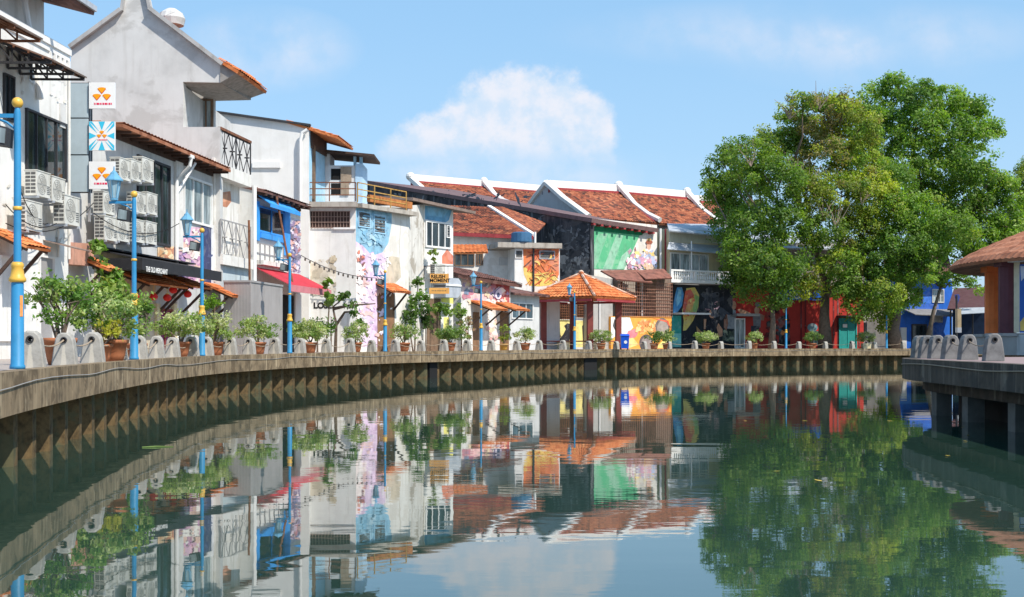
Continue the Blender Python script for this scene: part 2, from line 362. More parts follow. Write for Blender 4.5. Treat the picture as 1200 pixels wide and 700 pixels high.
def louvre(W, par, px0, py0, px1, py1, n=7, fm=WTRIM, sm=LOUV, o=0.0, name='louvre_window'):
    u0, u1, z0, z1 = W.rect(px0, py0, px1, py1, o); fw = .06; m = MB()
    W.bx(m, u0, u1, z0, z0 + fw, o - .02, o + .07); W.bx(m, u0, u1, z1 - fw, z1, o - .02, o + .07)
    W.bx(m, u0, u0 + fw, z0 + fw, z1 - fw, o - .02, o + .07); W.bx(m, u1 - fw, u1, z0 + fw, z1 - fw, o - .02, o + .07)
    f = m.build(name, fm, par); g = MB(); W.bx(g, u0 + .03, u1 - .03, z0 + .03, z1 - .03, o - .03, o + .008)
    for i in range(n):
        z = z0 + fw + (z1 - z0 - 2 * fw) * (i + .5) / n
        a = [W.L(u0 + fw, z - .05, o + .06), W.L(u1 - fw, z - .05, o + .06), W.L(u1 - fw, z + .03, o + .015), W.L(u0 + fw, z + .03, o + .015)]
        g.hexa(a, [p + Vector((0, 0, .015)) for p in a])
    g.build('slats', sm, f); return f
def grille(W, par, px0, py0, px1, py1, nx, ny, m, o=.12, b=.025, back=None, name='window_grille'):
    u0, u1, z0, z1 = W.rect(px0, py0, px1, py1, 0); k = MB()
    for i in range(nx + 1): c = u0 + (u1 - u0) * i / nx; W.bx(k, c - b / 2, c + b / 2, z0, z1, o, o + b)
    for j in range(ny + 1): c = z0 + (z1 - z0) * j / ny; W.bx(k, u0 - b, u1 + b, c - b / 2, c + b / 2, o + b, o + 2 * b)
    g = k.build(name, m, par)
    if back: q = MB(); W.bx(q, u0, u1, z0, z1, -.02, .01); q.build('dark_opening', back, g)
    return g
def railing(W, par, px0, pyt, px1, pyb, posts, rails, m, o=0, d=.045, name='railing', infill=0):
    u0, zb = W.uz(px0, pyb, o); u1 = W.uz(px1, pyb, o)[0]; zt = zof(pyt, W.Y(px0, o)); k = MB()
    for i in range(posts + 1): c = u0 + (u1 - u0) * i / posts; W.bx(k, c - d / 2, c + d / 2, zb, zt, o - d / 2, o + d / 2)
    for j in range(rails): c = zt - (zt - zb) * j / max(1, rails); W.bx(k, u0, u1, c - d / 2, c + d / 2, o - d * .45, o + d * .45)
    if infill:
        for i in range(infill):
            a = u0 + (u1 - u0) * i / infill; b2 = u0 + (u1 - u0) * (i + 1) / infill
            k.bar(W.L(a, zb, o), W.L(b2, zt, o), .03); k.bar(W.L(b2, zb, o), W.L(a, zt, o), .03)
            k.bar(W.L((a + b2) / 2, zb, o), W.L((a + b2) / 2, zt, o), .025)
            k.lathe([(.0, -.02), (.12, -.02), (.12, .02), (0, .02)], W.L((a + b2) / 2, (zb + zt) / 2, o), 8)
    return k.build(name, m, par)
def canopy(W, par, px0, px1, py, proj, drop, m=TILE_O, brace=True, name='tile_canopy', th=.07, tile=True):
    u0, z = W.uz(px0, py); u1 = W.uz(px1, py)[0]; k = MB()
    e0, e1, r1, r0 = W.L(u0, z - drop, proj), W.L(u1, z - drop, proj), W.L(u1, z, .01), W.L(u0, z, .01)
    if tile: k.tiles(e0, e1, r1, r0, .22, .035, .28, th, .025)
    else: k.slab([e0, e1, r1, r0], th)
    c = k.build(name, m, par)
    if brace:
        n = max(2, int((u1 - u0) / 1.6) + 1)
        for i in range(n):
            u = u0 + .12 + (u1 - u0 - .24) * i / (n - 1); b = MB()
            b.bar(W.L(u, z - drop - .95, .03), W.L(u, z - drop - .02, proj * .82), .07, .09)
            b.bar(W.L(u, z - .14, .03), W.L(u, z - drop - .10, proj * .95), .06, .07)
            b.build('brace', DWOOD, c)
    return c
def mural(W, par, shapes, name='mural', o=.004):
    k = MB()
    for i, (c, pts) in enumerate(shapes):
        k.use(c if isinstance(c, bpy.types.Material) else paint(c)); q = [W.uz(a, b) for a, b in pts]; oo = o + .0015 * (i % 40)
        k.add([W.L(u, z, oo) for u, z in q], [tuple(range(len(q)))])
    return k.build(name, None, par)
def ell(cx, cy, rx, ry, n=24, a=0, wob=0, rnd=None):
    out = []; W_ = [(rnd.uniform(0, wob), rnd.uniform(0, 6.3)) for _ in range(4)] if rnd else []
    for i in range(n):
        t = 2 * math.pi * i / n; r = 1 + sum(a_ * math.sin((q + 2) * t + p_) * .8 for q, (a_, p_) in enumerate(W_))
        x = rx * r * math.cos(t); y = ry * r * math.sin(t)
        out.append((cx + x * math.cos(a) - y * math.sin(a), cy + x * math.sin(a) + y * math.cos(a)))
    return out
def splats(seed, x0, y0, x1, y1, pal, n, rmin=2, rmax=8, st=2.0):
    r = random.Random(seed); o = []
    for i in range(int(n * 1.7)):
        rx = r.uniform(rmin, rmax) * (1.15 - .55 * i / (n * 1.7)); ry = rx * r.uniform(.6, st); rx = min(rx, (x1 - x0) / 2.1); ry = min(ry, (y1 - y0) / 2.1)
        o.append((r.choice(pal), [(min(x1, max(x0, a)), min(y1, max(y0, b))) for a, b in ell(r.uniform(x0 + rx, x1 - rx), r.uniform(y0 + ry, y1 - ry), rx, ry, 26, r.uniform(0, 3), .34, r)]))
    return o
def band(pts, wd):
    l = []; r = []
    for i, (x, y) in enumerate(pts):
        a = pts[max(0, i - 1)]; b = pts[min(len(pts) - 1, i + 1)]; d = math.hypot(b[0] - a[0], b[1] - a[1]) or 1
        nx, ny = -(b[1] - a[1]) / d, (b[0] - a[0]) / d; h = wd * (1 - .5 * abs(2 * i / (len(pts) - 1) - 1)) / 2
        l.append((x + nx * h, y + ny * h)); r.append((x - nx * h, y - ny * h))
    return l + r[::-1]
def arc(x0, y0, x1, y1, bend, n=7):
    o = []
    for i in range(n):
        t = i / (n - 1); b = bend * 4 * t * (1 - t); d = math.hypot(x1 - x0, y1 - y0) or 1
        o.append((x0 + (x1 - x0) * t - (y1 - y0) / d * b, y0 + (y1 - y0) * t + (x1 - x0) / d * b))
    return o
def text_on(W, par, s, px, py, size, m, o, at=None, name='lettering', width=None, bold=.0):
    cu = bpy.data.curves.new(name, 'FONT'); cu.body = s; cu.size = size; cu.align_x = 'CENTER'; cu.align_y = 'CENTER'; cu.extrude = .004; cu.offset = bold
    t = bpy.data.objects.new('tmp', cu); COL.objects.link(t); dg = bpy.context.evaluated_depsgraph_get()
    me = bpy.data.meshes.new_from_object(t.evaluated_get(dg)); bpy.data.objects.remove(t)
    vs = [v.co.copy() for v in me.vertices]; k = MB(); u, z = W.uz(px, py, o if at is None else at)
    sx = 1
    if width:
        w0 = max(v.x for v in vs) - min(v.x for v in vs); sx = width / w0
    k.add([W.L(u + v.x * sx, z + v.y, o + v.z) for v in vs], [tuple(p.vertices) for p in me.polygons])
    return k.build(name, m, par)

# leaf clouds -------------------------------------------------------
def leaf_object(name, centres, sizes, cols, parent, m, outward=None, bias=.6):
    n = len(centres); c = np.asarray(centres, float); s = np.asarray(sizes, float)
    nv = rng.normal(size=(n, 3)); nv /= np.linalg.norm(nv, axis=1)[:, None]
    if outward is not None: nv = nv * (1 - bias) + outward * bias
    nv += np.array([0, 0, .25]); nv /= np.linalg.norm(nv, axis=1)[:, None]
    a = np.cross(nv, rng.normal(size=(n, 3))); a /= np.linalg.norm(a, axis=1)[:, None]; b = np.cross(nv, a)
    L = s[:, None]; v = np.empty((n, 4, 3))
    v[:, 0] = c - a * L * .5; v[:, 1] = c + b * L * .26 + nv * L * .08; v[:, 2] = c + a * L * .5 - nv * L * .05; v[:, 3] = c - b * L * .26 + nv * L * .08
    r = parent
    off = np.zeros(3)
    if r is not None:
        while r.parent: r = r.parent
        off = np.array(r.location)
    me = bpy.data.meshes.new(name); me.vertices.add(n * 4); me.loops.add(n * 4); me.polygons.add(n)
    me.vertices.foreach_set('co', (v - off).reshape(-1).astype(np.float32)); me.loops.foreach_set('vertex_index', np.arange(n * 4, dtype=np.int32))
    me.polygons.foreach_set('loop_start', np.arange(0, n * 4, 4, dtype=np.int32)); me.polygons.foreach_set('loop_total', np.full(n, 4, np.int32))
    at = me.color_attributes.new('Col', 'FLOAT_COLOR', 'CORNER')
    cc = np.ones((n, 4, 4), np.float32); cc[:, :, :3] = np.asarray(cols)[:, None, :]; at.data.foreach_set('color', cc.reshape(-1))
    me.materials.append(m); me.update(calc_edges=True); me.validate()
    o = bpy.data.objects.new(name, me); COL.objects.link(o); o.parent = parent; return o
def crown(clusters, per_area, leaves, clump_r, leaf, pal, shell=(.55, 1.02), flat=.8, hue=None):
    C = []; S = []; K = []; O = []
    pal = np.array(pal)
    for (x, y, z, rx, ry, rz) in clusters:
        nc = max(3, int(per_area * (rx * ry + rx * rz + ry * rz) / 3 * 4))
        d = rng.normal(size=(nc, 3)); d /= np.linalg.norm(d, axis=1)[:, None]
        rr = rng.uniform(shell[0] ** 3, shell[1] ** 3, nc) ** (1 / 3)
        cc = np.array([x, y, z]) + d * rr[:, None] * np.array([rx, ry, rz])
        base = rng.integers(0, len(pal)) if hue is None else None
        for i in range(nc):
            nl = int(leaves * rng.uniform(.6, 1.4)); cr = clump_r * rng.uniform(.6, 1.35)
            q = rng.normal(size=(nl, 3)); q /= np.linalg.norm(q, axis=1)[:, None]
            q *= (rng.uniform(0, 1, nl) ** .45)[:, None] * cr; q[:, 2] *= flat
            C.append(cc[i] + q); S.append(leaf * rng.uniform(.6, 1.35, nl))
            p = pal[base if rng.random() < .55 else rng.integers(0, len(pal))]
            K.append(np.clip(p[None, :] * rng.uniform(.75, 1.3, (nl, 1)) * rng.uniform(.9, 1.1, (nl, 3)), .004, .6))
            ow = q / (np.linalg.norm(q, axis=1)[:, None] + 1e-6) * .6 + d[i] * .6; O.append(ow)
    return np.concatenate(C), np.concatenate(S), np.concatenate(K), np.concatenate(O)
# ------------------------------------------------------------------ the river bend
def spline(K, step=.2):
    K = [Vector(k) for k in K]; o = []
    for i in range(len(K) - 1):
        p0 = K[max(0, i - 1)]; p1 = K[i]; p2 = K[i + 1]; p3 = K[min(len(K) - 1, i + 2)]
        n = max(2, int((p2 - p1).length / step))
        for j in range(n):
            t = j / n; o.append(.5 * ((2 * p1) + (p2 - p0) * t + (2 * p0 - 5 * p1 + 4 * p2 - p3) * t * t + (3 * p1 - p0 - 3 * p2 + p3) * t ** 3))
    return o + [K[-1]]
class Curve:
    def __init__(s, K, side=1):
        pts = spline(K); s.p = [pts[0]]
        for q in pts[1:]:
            if (q - s.p[-1]).length >= .2: s.p.append(q)
        s.side = side; s.s = [0]
        for a, b in zip(s.p, s.p[1:]): s.s.append(s.s[-1] + (b - a).length)
    def nrm(s, i):
        a = s.p[max(0, i - 4)]; b = s.p[min(len(s.p) - 1, i + 4)]; t = (b - a).normalized(); return Vector((t.y, -t.x)) * s.side, t
    def off(s, d): return [s.p[i] + s.nrm(i)[0] * d for i in range(len(s.p))]
    def at_px(s, px):
        k = (px - CX) / F; best = min((i for i in range(len(s.p)) if s.p[i].y > 2), key=lambda i: abs(s.p[i].x / s.p[i].y - k)); n, t = s.nrm(best); return best, s.p[best], n, t
def strip(mb, A, B, za, zb):
    vs = [(p.x, p.y, za) for p in A] + [(p.x, p.y, zb) for p in B]; n = len(A)
    mb.add(vs, [(i, i + 1, n + i + 1, n + i) for i in range(n - 1)])
LB = Curve([(-3.2, -30), (-3.6, -4), (-4.6, 5), (-6.2, 12.5), (-7.66, 19.5), (-9.35, 31.0), (-10.15, 42), (-9.25, 53), (-6.5, 65.2), (-1.95, 76), (4.4, 90.5), (13, 101), (22.6, 107.5), (31.5, 111.2), (42, 113.5), (62, 116), (90, 118)])
e0 = LB.off(.42); inner = LB.off(-.001)
BOT = .87; WATER = 0.0
# water: one sheet to the far bank and beyond
m = bpy.data.materials.new('river_water'); m.use_nodes = True; N = NT(m.node_tree); b = m.node_tree.nodes['Principled BSDF']
N.put(b.inputs['Base Color'], N.ramp(N.noise(N.coords((.2, .2, 1)), .6, 3), [(.3, (.018, .046, .034)), (.7, (.028, .062, .046))]))
b.inputs['Roughness'].default_value = .015; b.inputs['IOR'].default_value = 2.0; b.inputs['Specular IOR Level'].default_value = .5
h1 = N.noise(N.coords((.55, 1.0, 1)), 1.1, 2, .45, .3); h2 = N.noise(N.coords((.7, 1.6, 1)), 3.4, 2, .5); h3 = N.noise(N.coords((.5, .8, 1)), .12, 2)
hh = N.m('ADD', N.m('MULTIPLY', h1, .008), N.m('MULTIPLY', N.m('MULTIPLY', h2, N.smooth(h3, .40, .68)), .0035))
N.put(b.inputs['Normal'], N.bump(hh, .30, 1.0))
k = MB(); k.add([(-3000, -60, WATER), (3000, -60, WATER), (3000, 3000, WATER), (-3000, 3000, WATER)], [(0, 1, 2, 3)])
tag(k.build('river', m), kind='structure')
# land and paving on the outside of the bend
k = MB(); A = e0; Bk = [Vector((-900, p.y)) if p.y < 60 else Vector((-900 + (p.y - 60) * 30, 900)) for p in A]
far = [Vector((-1500, -30)), ]
poly = [(p.x, p.y, GZ - .012) for p in LB.off(-1.0)] + [(2500, 140, GZ - .012), (2500, 2500, GZ - .012), (-2500, 2500, GZ - .012), (-2500, -30, GZ - .012)]
k.add(poly, [tuple(range(len(poly)))]); tag(k.build('ground', mat('ground_earth', (.16, .14, .11), .95, .2, .3)), kind='structure')
k = MB(); strip(k, LB.off(.12), LB.off(-7), GZ, GZ); tag(k.build('promenade', DECK), kind='structure')
quay = thing('quay_wall', (-9, 40, 0), 'long curved stained concrete quay wall with steel sheet piling below the promenade', 'quay wall')
k = MB(); fr = LB.off(.42); bk = LB.off(.12); bb = LB.off(-.1)
strip(k, fr, bk, GZ + .02, GZ + .02); strip(k, [p for p in LB.off(.42)], LB.off(.42), BOT, GZ + .02); strip(k, bb, fr, BOT, BOT); strip(k, bk, bk, GZ + .02, GZ - .1)
k.build('concrete_beam', BEAM, quay)
k = MB(); k.tube([(p.x, p.y, GZ - .16 + .03 * math.sin(i * .21) + .02 * math.sin(i * .067)) for i, p in enumerate(LB.off(.44))][::4], .009, 5); k.build('hanging_cable', mat('grey_cable', (.3, .29, .28), .7), quay)
# sheet piles: a trapezoid zigzag following the bend
Q = []; per = 1.42; s_ = 0; i = 0
def pos(sv):
    import bisect
    i = min(len(LB.s) - 2, max(0, bisect.bisect(LB.s, sv) - 1)); t = (sv - LB.s[i]) / (LB.s[i + 1] - LB.s[i]); n = LB.nrm(i)[0]; return LB.p[i].lerp(LB.p[i + 1], t), n
while s_ < LB.s[-1] - 2:
    for ds, d in ((0, .10), (.30, .10), (.66, -.40), (1.06, -.40)):
        q, n = pos(s_ + ds); Q.append(q + n * d)
    s_ += per
k = MB(); strip(k, Q, Q, -1.0, BOT + .01); k.build('sheet_piling', PILE, quay)
# outfall recesses in the piling
def slot(px, wd, name):
    i, p, n, t = LB.at_px(px); q = p + n * .13; k = MB()
    k.hexa([(q.x + t.x * a + n.x * b, q.y + t.y * a + n.y * b, -.3) for a, b in ((-wd, -.5), (wd, -.5), (wd, .02), (-wd, .02))], [(q.x + t.x * a + n.x * b, q.y + t.y * a + n.y * b, BOT - .01) for a, b in ((-wd, -.5), (wd, -.5), (wd, .02), (-wd, .02))])
    k.build(name, BLACK, quay)
slot(505, .45, 'outfall_opening'); slot(690, .9, 'outfall_opening')
# right hand quay
RB = Curve([(7.2, -40), (8.2, 4), (9.0, 16), (9.75, 24.5), (10.15, 30), (10.35, 33), (10.7, 35), (11.4, 37), (12.9, 38.8), (16.5, 40.4), (24, 42), (40, 43)], -1)
rq = thing('landing_quay', (12, 30, 0), 'dark stained concrete quay standing on square piers beside the round pavilion', 'quay')
fr = RB.p; k = MB(); BR = 1.03
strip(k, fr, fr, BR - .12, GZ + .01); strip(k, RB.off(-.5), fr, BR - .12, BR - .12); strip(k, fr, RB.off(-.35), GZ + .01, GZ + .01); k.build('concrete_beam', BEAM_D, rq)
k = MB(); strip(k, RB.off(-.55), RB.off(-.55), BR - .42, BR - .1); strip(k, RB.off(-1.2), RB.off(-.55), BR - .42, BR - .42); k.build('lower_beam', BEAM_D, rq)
k = MB(); k.tube([(p.x, p.y, GZ - .13 + .03 * math.sin(i * .19)) for i, p in enumerate(RB.off(.02))][::3], .014, 5); k.build('hanging_cable', ROPE, rq)
for px in (1067, 1101, 1151, 1290):
    i, p, n, t = RB.at_px(px); q = p - n * .8; k = MB(); k.box(q.x - .2, q.x + .2, q.y - .2, q.y + .2, -1, BR - .4); k.build('pier', mat('pier_concrete', (.17, .165, .15), .9, .2, 3, .5), rq)
k = MB(); poly = [(p.x, p.y, GZ) for p in RB.off(-.3)] + [(60, 43, GZ), (60, -40, GZ)]; k.add(poly, [tuple(range(len(poly)))])
tag(k.build('quay_paving', mat('pinkish_paving', (.30, .22, .21), .9, .12, 3)), kind='structure')
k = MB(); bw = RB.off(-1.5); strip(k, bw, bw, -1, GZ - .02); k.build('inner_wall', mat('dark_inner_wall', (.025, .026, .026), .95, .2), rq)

# ------------------------------------------------------------------ bollards, ropes, lamps
def bollard_mesh():
    k = MB(); n = 24
    def outline(sc, ins=0):
        o = []
        raw = [(-.235, 0), (-.20, .30), (-.165, .52), (-.125, .60), (-.06, .645), (.06, .645), (.125, .60), (.165, .52), (.20, .30), (.235, 0)]
        for x, z in raw: o.append((x * sc, z - (ins if z > .5 else 0)))
        return o
    def hole(): return [(.042 * math.cos(math.pi * 1.25 - 2 * math.pi * i / 10 - .3), .50 + .042 * math.sin(math.pi * 1.25 - 2 * math.pi * i / 10 - .3)) for i in range(10)]
    rows = []
    for y, sc, ins in ((-.16, .90, .03), (-.135, 1, 0), (.135, 1, 0), (.16, .90, .03)):
        rows.append([(x, y, z) for x, z in outline(sc, ins)])
    hf = [(x, -.16, z) for x, z in hole()]; hb = [(x, .16, z) for x, z in hole()]
    vs = sum(rows, []) + hf + hb; fs = []
    for r in range(3):
        for i in range(10): fs.append((r * 10 + i, r * 10 + (i + 1) % 10, (r + 1) * 10 + (i + 1) % 10, (r + 1) * 10 + i))
    # ring between the outline and the hole, front and back
    for i in range(10):
        j = (i + 1) % 10
        fs.append((i, 40 + i, 40 + j, j)); fs.append((30 + i, 30 + j, 50 + j, 50 + i)); fs.append((40 + i, 50 + i, 50 + j, 40 + j))
    k.add(vs, fs)
    return k
def bollard_ring():
    n = 14
    for y in (-.172, .172): k = MB(); k.tube([(.052 * math.cos(2 * math.pi * i / n), y, .50 + .052 * math.sin(2 * math.pi * i / n)) for i in range(n + 1)], .014, 6, False); k.build('iron_ring', DARKST, bol0)
ORD = ['first', 'second', 'third', 'fourth', 'fifth', 'sixth', 'seventh', 'eighth']
bol0 = None; bol_pos = []
lamp_px = [11, 152, 233, 336, 450, 561, 673, 919, 1040]
lamp_words = ['the nearest lamp post at the left edge', 'the lamp post before the black awning', 'the lamp post before the navy wall strip', 'the lamp post before the red awning', 'the lamp post before the pink mural', 'the lamp post before the tiled door canopies', 'the lamp post before the tiled pavilion', 'the lamp post before the red wall', 'the lamp post before the white metal fence']
bpx = [37, 78, 110, 139, 164, 185, 204, 226, 244, 271, 294, 322, 352, 383, 411, 437, 464, 492, 522, 548, 575, 605, 632, 661, 691, 722, 756, 784, 815, 846, 876, 906, 937, 966, 997, 1027, 1058]
def place_bollard(p, t, label, group):
    global bol0
    if bol0 is None:
        o = bol0 = bollard_mesh().build('bollard', CONC); bollard_ring()
    else: o = copy_tree(bol0)
    o.location = (p.x, p.y, GZ + .003); o.rotation_euler = (random.uniform(-.03, .03), random.uniform(-.02, .02), math.atan2(t.y, t.x) + math.pi / 2 + random.uniform(-.09, .09))
    s = random.uniform(.95, 1.05); o.scale = (s, 1, s * random.uniform(.97, 1.03)); tag(o, label, 'bollard', group); return o
cnt = {}
for px in bpx:
    i, p, n, t = LB.at_px(px); li = max(j for j in range(len(lamp_px)) if lamp_px[j] < px); cnt[li] = cnt.get(li, 0) + 1
    place_bollard(p - n * .02, t, 'grey concrete bollard, %s one right of %s' % (ORD[cnt[li] - 1], lamp_words[li]), 'tapered bollards along the curved promenade'); bol_pos.append((p - n * .02, LB.nrm(i)[0], px))
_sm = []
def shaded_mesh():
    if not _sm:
        me = bol0.data.copy(); me.name = 'shaded_bollard'; me.materials[0] = mat('grimy_bollard_concrete', (.20, .195, .19), .9, .25, 5, .6, (.09, .085, .08), blotch=.6, blotchcol=(.34, .31, .27), bl_scale=2.5); _sm.append(me)  # darker copy of the bollard concrete, shade painted into its colour
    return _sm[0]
rb = [(1078, 37.0), (1086, 36.3), (1098, 35.4), (1114, 34.2), (1134, 32.6), (1164, 30.2)]
rw = ['leftmost', 'second from left', 'third from left', 'fourth from left', 'fifth from left', 'rightmost']; rpos = []
for (px, Y), wd in zip(rb, rw):
    q = Vector(((px - CX) / F * Y, Y)); rpos.append(q)
for i, ((px, Y), wd) in enumerate(zip(rb, rw)):
    t = (rpos[min(i + 1, 5)] - rpos[max(0, i - 1)]).normalized()
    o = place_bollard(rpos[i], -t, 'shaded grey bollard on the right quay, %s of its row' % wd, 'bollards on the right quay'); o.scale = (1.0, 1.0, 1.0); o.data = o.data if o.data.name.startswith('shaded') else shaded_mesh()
def rope(a, b, label, group):
    pts = []; sag = min(.2, (b - a).length * .10) * random.uniform(.6, 1.2)
    for i in range(11):
        t = i / 10; p = a.lerp(b, t); pts.append((p.x, p.y, GZ + .50 - sag * 4 * t * (1 - t)))
    k = MB(); k.tube(pts, .016, 6); tag(k.build('rope', ROPE), label, 'rope', group)
for i in range(len(bol_pos) - 1):
    a, b = bol_pos[i][0], bol_pos[i + 1][0]; px = bol_pos[i][2]
    li = max(j for j in range(len(lamp_px)) if lamp_px[j] < px); idx = sum(1 for q in bpx if lamp_px[li] < q <= px)
    rope(a, b, 'rope right of the %s bollard past %s' % (ORD[idx - 1], lamp_words[li]), 'ropes between the promenade bollards')
for i in range(5): rope(rpos[i], rpos[i + 1], 'sagging rope on the right quay, running right from its %s bollard' % ORD[i], 'ropes on the right quay')
def make_lamp():
    r = thing('street_lamp', (0, 0, 0), 'lamp', 'street lamp', 'blue lamp posts along the promenade')
    k = MB(); k.lathe([(.115, 0), (.115, .05), (.10, .07), (.092, 1.30), (.075, 1.36), (.058, 1.55), (.052, 3.9), (.042, 3.95), (.036, 4.0)], seg=14); k.build('pole', LBLUE, r, True)
    for z0, a in ((1.32, [(.10, 0), (.128, .02), (.128, .06), (.105, .10), (.085, .22), (.095, .24), (.095, .28), (.07, .31)]), (2.42, [(.058, 0), (.07, .01), (.07, .05), (.055, .06)])):
        k = MB(); k.lathe(a, (0, 0, z0), 14); k.build('collar', GOLD, r, True)
    k = MB(); k.ellipsoid((0, 0, 4.06), (.085, .085, .085)); k.build('finial_ball', GOLD, r, True)
    k = MB(); k.bar((0, 0, 3.86), (-.62, 0, 3.86), .05, .06); k.tube([(-.03, 0, 3.66), (-.16, 0, 3.76), (-.34, 0, 3.83)], .02, 6); k.build('arm', LBLUE, r)
    L = MB(); L.lathe([(.05, 0), (.085, .03), (.15, .42), (.155, .45)], (-.5, 0, 3.94), 6, .5); lan = L.build('lantern', LGLASS, r)
    k = MB()
    for i in range(6):
        a = .5 + i * math.pi / 3; k.bar((-.5 + .088 * math.cos(a), .088 * math.sin(a), 3.96), (-.5 + .158 * math.cos(a), .158 * math.sin(a), 4.38), .018)
    k.lathe([(.06, -.03), (.10, 0), (.10, .03), (.08, .035)], (-.5, 0, 3.92), 10); k.build('lantern_frame', LTOP, lan)
    k = MB(); k.lathe([(.215, 0), (.215, .03), (.10, .16), (.085, .20), (.05, .23), (.02, .27), (.012, .36)], (-.5, 0, 4.385), 8, .39); k.build('lantern_cap', LTOP, lan)
    k = MB(); k.hexa([(-.12, -.16, 3.38), (-.12, .14, 3.38), (-.38, .14, 3.42), (-.38, -.16, 3.42)], [(-.10, -.16, 3.66), (-.10, .14, 3.66), (-.34, .14, 3.72), (-.34, -.16, 3.72)]); fl = k.build('floodlight', DARKST, r)
    k = MB(); k.hexa([(-.135, -.172, 3.415), (-.355, -.172, 3.45), (-.355, -.165, 3.45), (-.135, -.165, 3.415)], [(-.12, -.172, 3.635), (-.325, -.172, 3.685), (-.325, -.165, 3.685), (-.12, -.165, 3.635)]); k.build('floodlight_glass', GGREY, fl)
    return r
lamp0 = make_lamp()
for i, px in enumerate(lamp_px):
    o = lamp0 if i == 0 else copy_tree(lamp0)
    j, p, n, t = LB.at_px(px); q = p + n * .12; o.location = (q.x, q.y, GZ + .021); o.rotation_euler.z = math.atan2(n.y, n.x) - [.12, .15, .1, .05, -.05, 0, .3, .3, .3][i]
    wdx = lamp_words[i].replace('the lamp post', '').replace('the nearest lamp post', '').strip()
    tag(o, 'blue lamp post with gold collars and lantern, ' + ('nearest, at the left edge' if i == 0 else 'standing ' + wdx.replace('before', 'in front of')))
# ------------------------------------------------------------------ houses of the near bank
HG = 'houses along the promenade'
def house(name, W, px, label, cat='house'):
    b = W.base(px); return thing(name, (b.x, b.y, GZ), label, cat, None)
def plain(W, par, pts, o0, o1, m, name='wall'):
    k = MB(); W.poly(k, pts, o0, o1); return k.build(name, m, par)
# --- white house at the left edge
WA = Wall(22, 35.2, 80, 38.5)
h = house('shophouse', WA, 40, 'tall white house at the left edge with rusty steel canopies and a dark window', 'house')
plain(WA, h, [(-140, 20), (22, 31), (80, 64), (80, 'g'), (-140, 'g')], -6, 0, WHITE)
plain(WA, h, [(-140, -140), (80, -60), (80, 70), (-140, 40)], -7, -.75, WHITE_D, 'upper_wall')
k = MB(); zt = zof(64, 38.5)
WA.bx(k, -8, WA.len + .02, zt - .05, zt + .14, -.7, .10); WA.bx(k, -8, WA.len + .01, zt - .22, zt - .05, -.1, .05)
for i in range(5): WA.bx(k, WA.len - .12 - i * .32, WA.len - .02 - i * .32, zt - .42, zt - .22, -.02, .08)
k.build('cornice', WTRIM, h)
k = MB(); zt2 = zof(13, 38.5); a = WA.L(-9, zt2, .8); b_ = WA.L(WA.len + .05, zt2, .8)
k.slab([a, b_, WA.L(WA.len + .05, zt2 + .9, -2.5), WA.L(-9, zt2 + .9, -2.5)], .14); rf = k.build('roof', TILE_D, h)
k = MB(); k.bar(a + Vector((0, 0, .05)), b_ + Vector((0, 0, .05)), .14, .16); k.build('gutter', GALV, rf)
k = MB(); k.tube([WA.L(WA.len - 2.2, zt + 2.4, -.6), WA.L(WA.len - 2.2, zt + 1.9, -.5), WA.L(WA.len - 2.1, zt + 1.55, .3), WA.L(WA.len - 2.1, zt + 1.5, 1.3)], .10, 8); k.tube([WA.L(WA.len - 2.2, zt + 2.0, -.5), WA.L(WA.len - 2.2, 8.8, .12)], .09, 8); k.build('drainpipe', WTRIM, h)
window(WA, h, 29, 136, 76, 207, 4, 1, DARKST, GDARK, fw=.06)
window(WA, h, 3, 88, 15, 142, 2, 1, DARKST, GDARK, fw=.05)
window(WA, h, -2, 300, 14, 400, 1, 1, WTRIM, WHITE, name='door', fw=.06); window(WA, h, 44, 300, 62, 405, 1, 1, WTRIM, GREYST, name='door', fw=.06)
k = MB(); WA.boxpx(k, 69, 122, 76, 150, 0, .05); k.build('wall_ornament', GREYP, h)
for a_, y0_, y1_ in ((20.5, 150, 405), (66, 205, 300), (79, 70, 300)): u = WA.uz(a_, 0)[0]; k = MB(); k.tube([WA.L(u, GZ if y1_ == 405 else zof(y1_, 37), .06), WA.L(u, zof(y0_, 37), .06)], .035, 6); k.build('conduit', MATS['weathered_white_plaster'], h)
mural(WA, h, [(WHITE, [(1, 214), (27, 214), (27, 128), (67, 128), (67, 214), (79, 214), (79, 301), (1, 301)])] + splats(81, 2, 215, 78, 300, [sr(225, 222, 216), sr(205, 200, 190), sr(236, 234, 230), sr(188, 182, 170)], 22, .6, 2.4, 3.5) + splats(82, 24, 66, 78, 132, [sr(232, 230, 226), sr(222, 219, 213)], 12, .8, 3, 3), 'rain_stains')
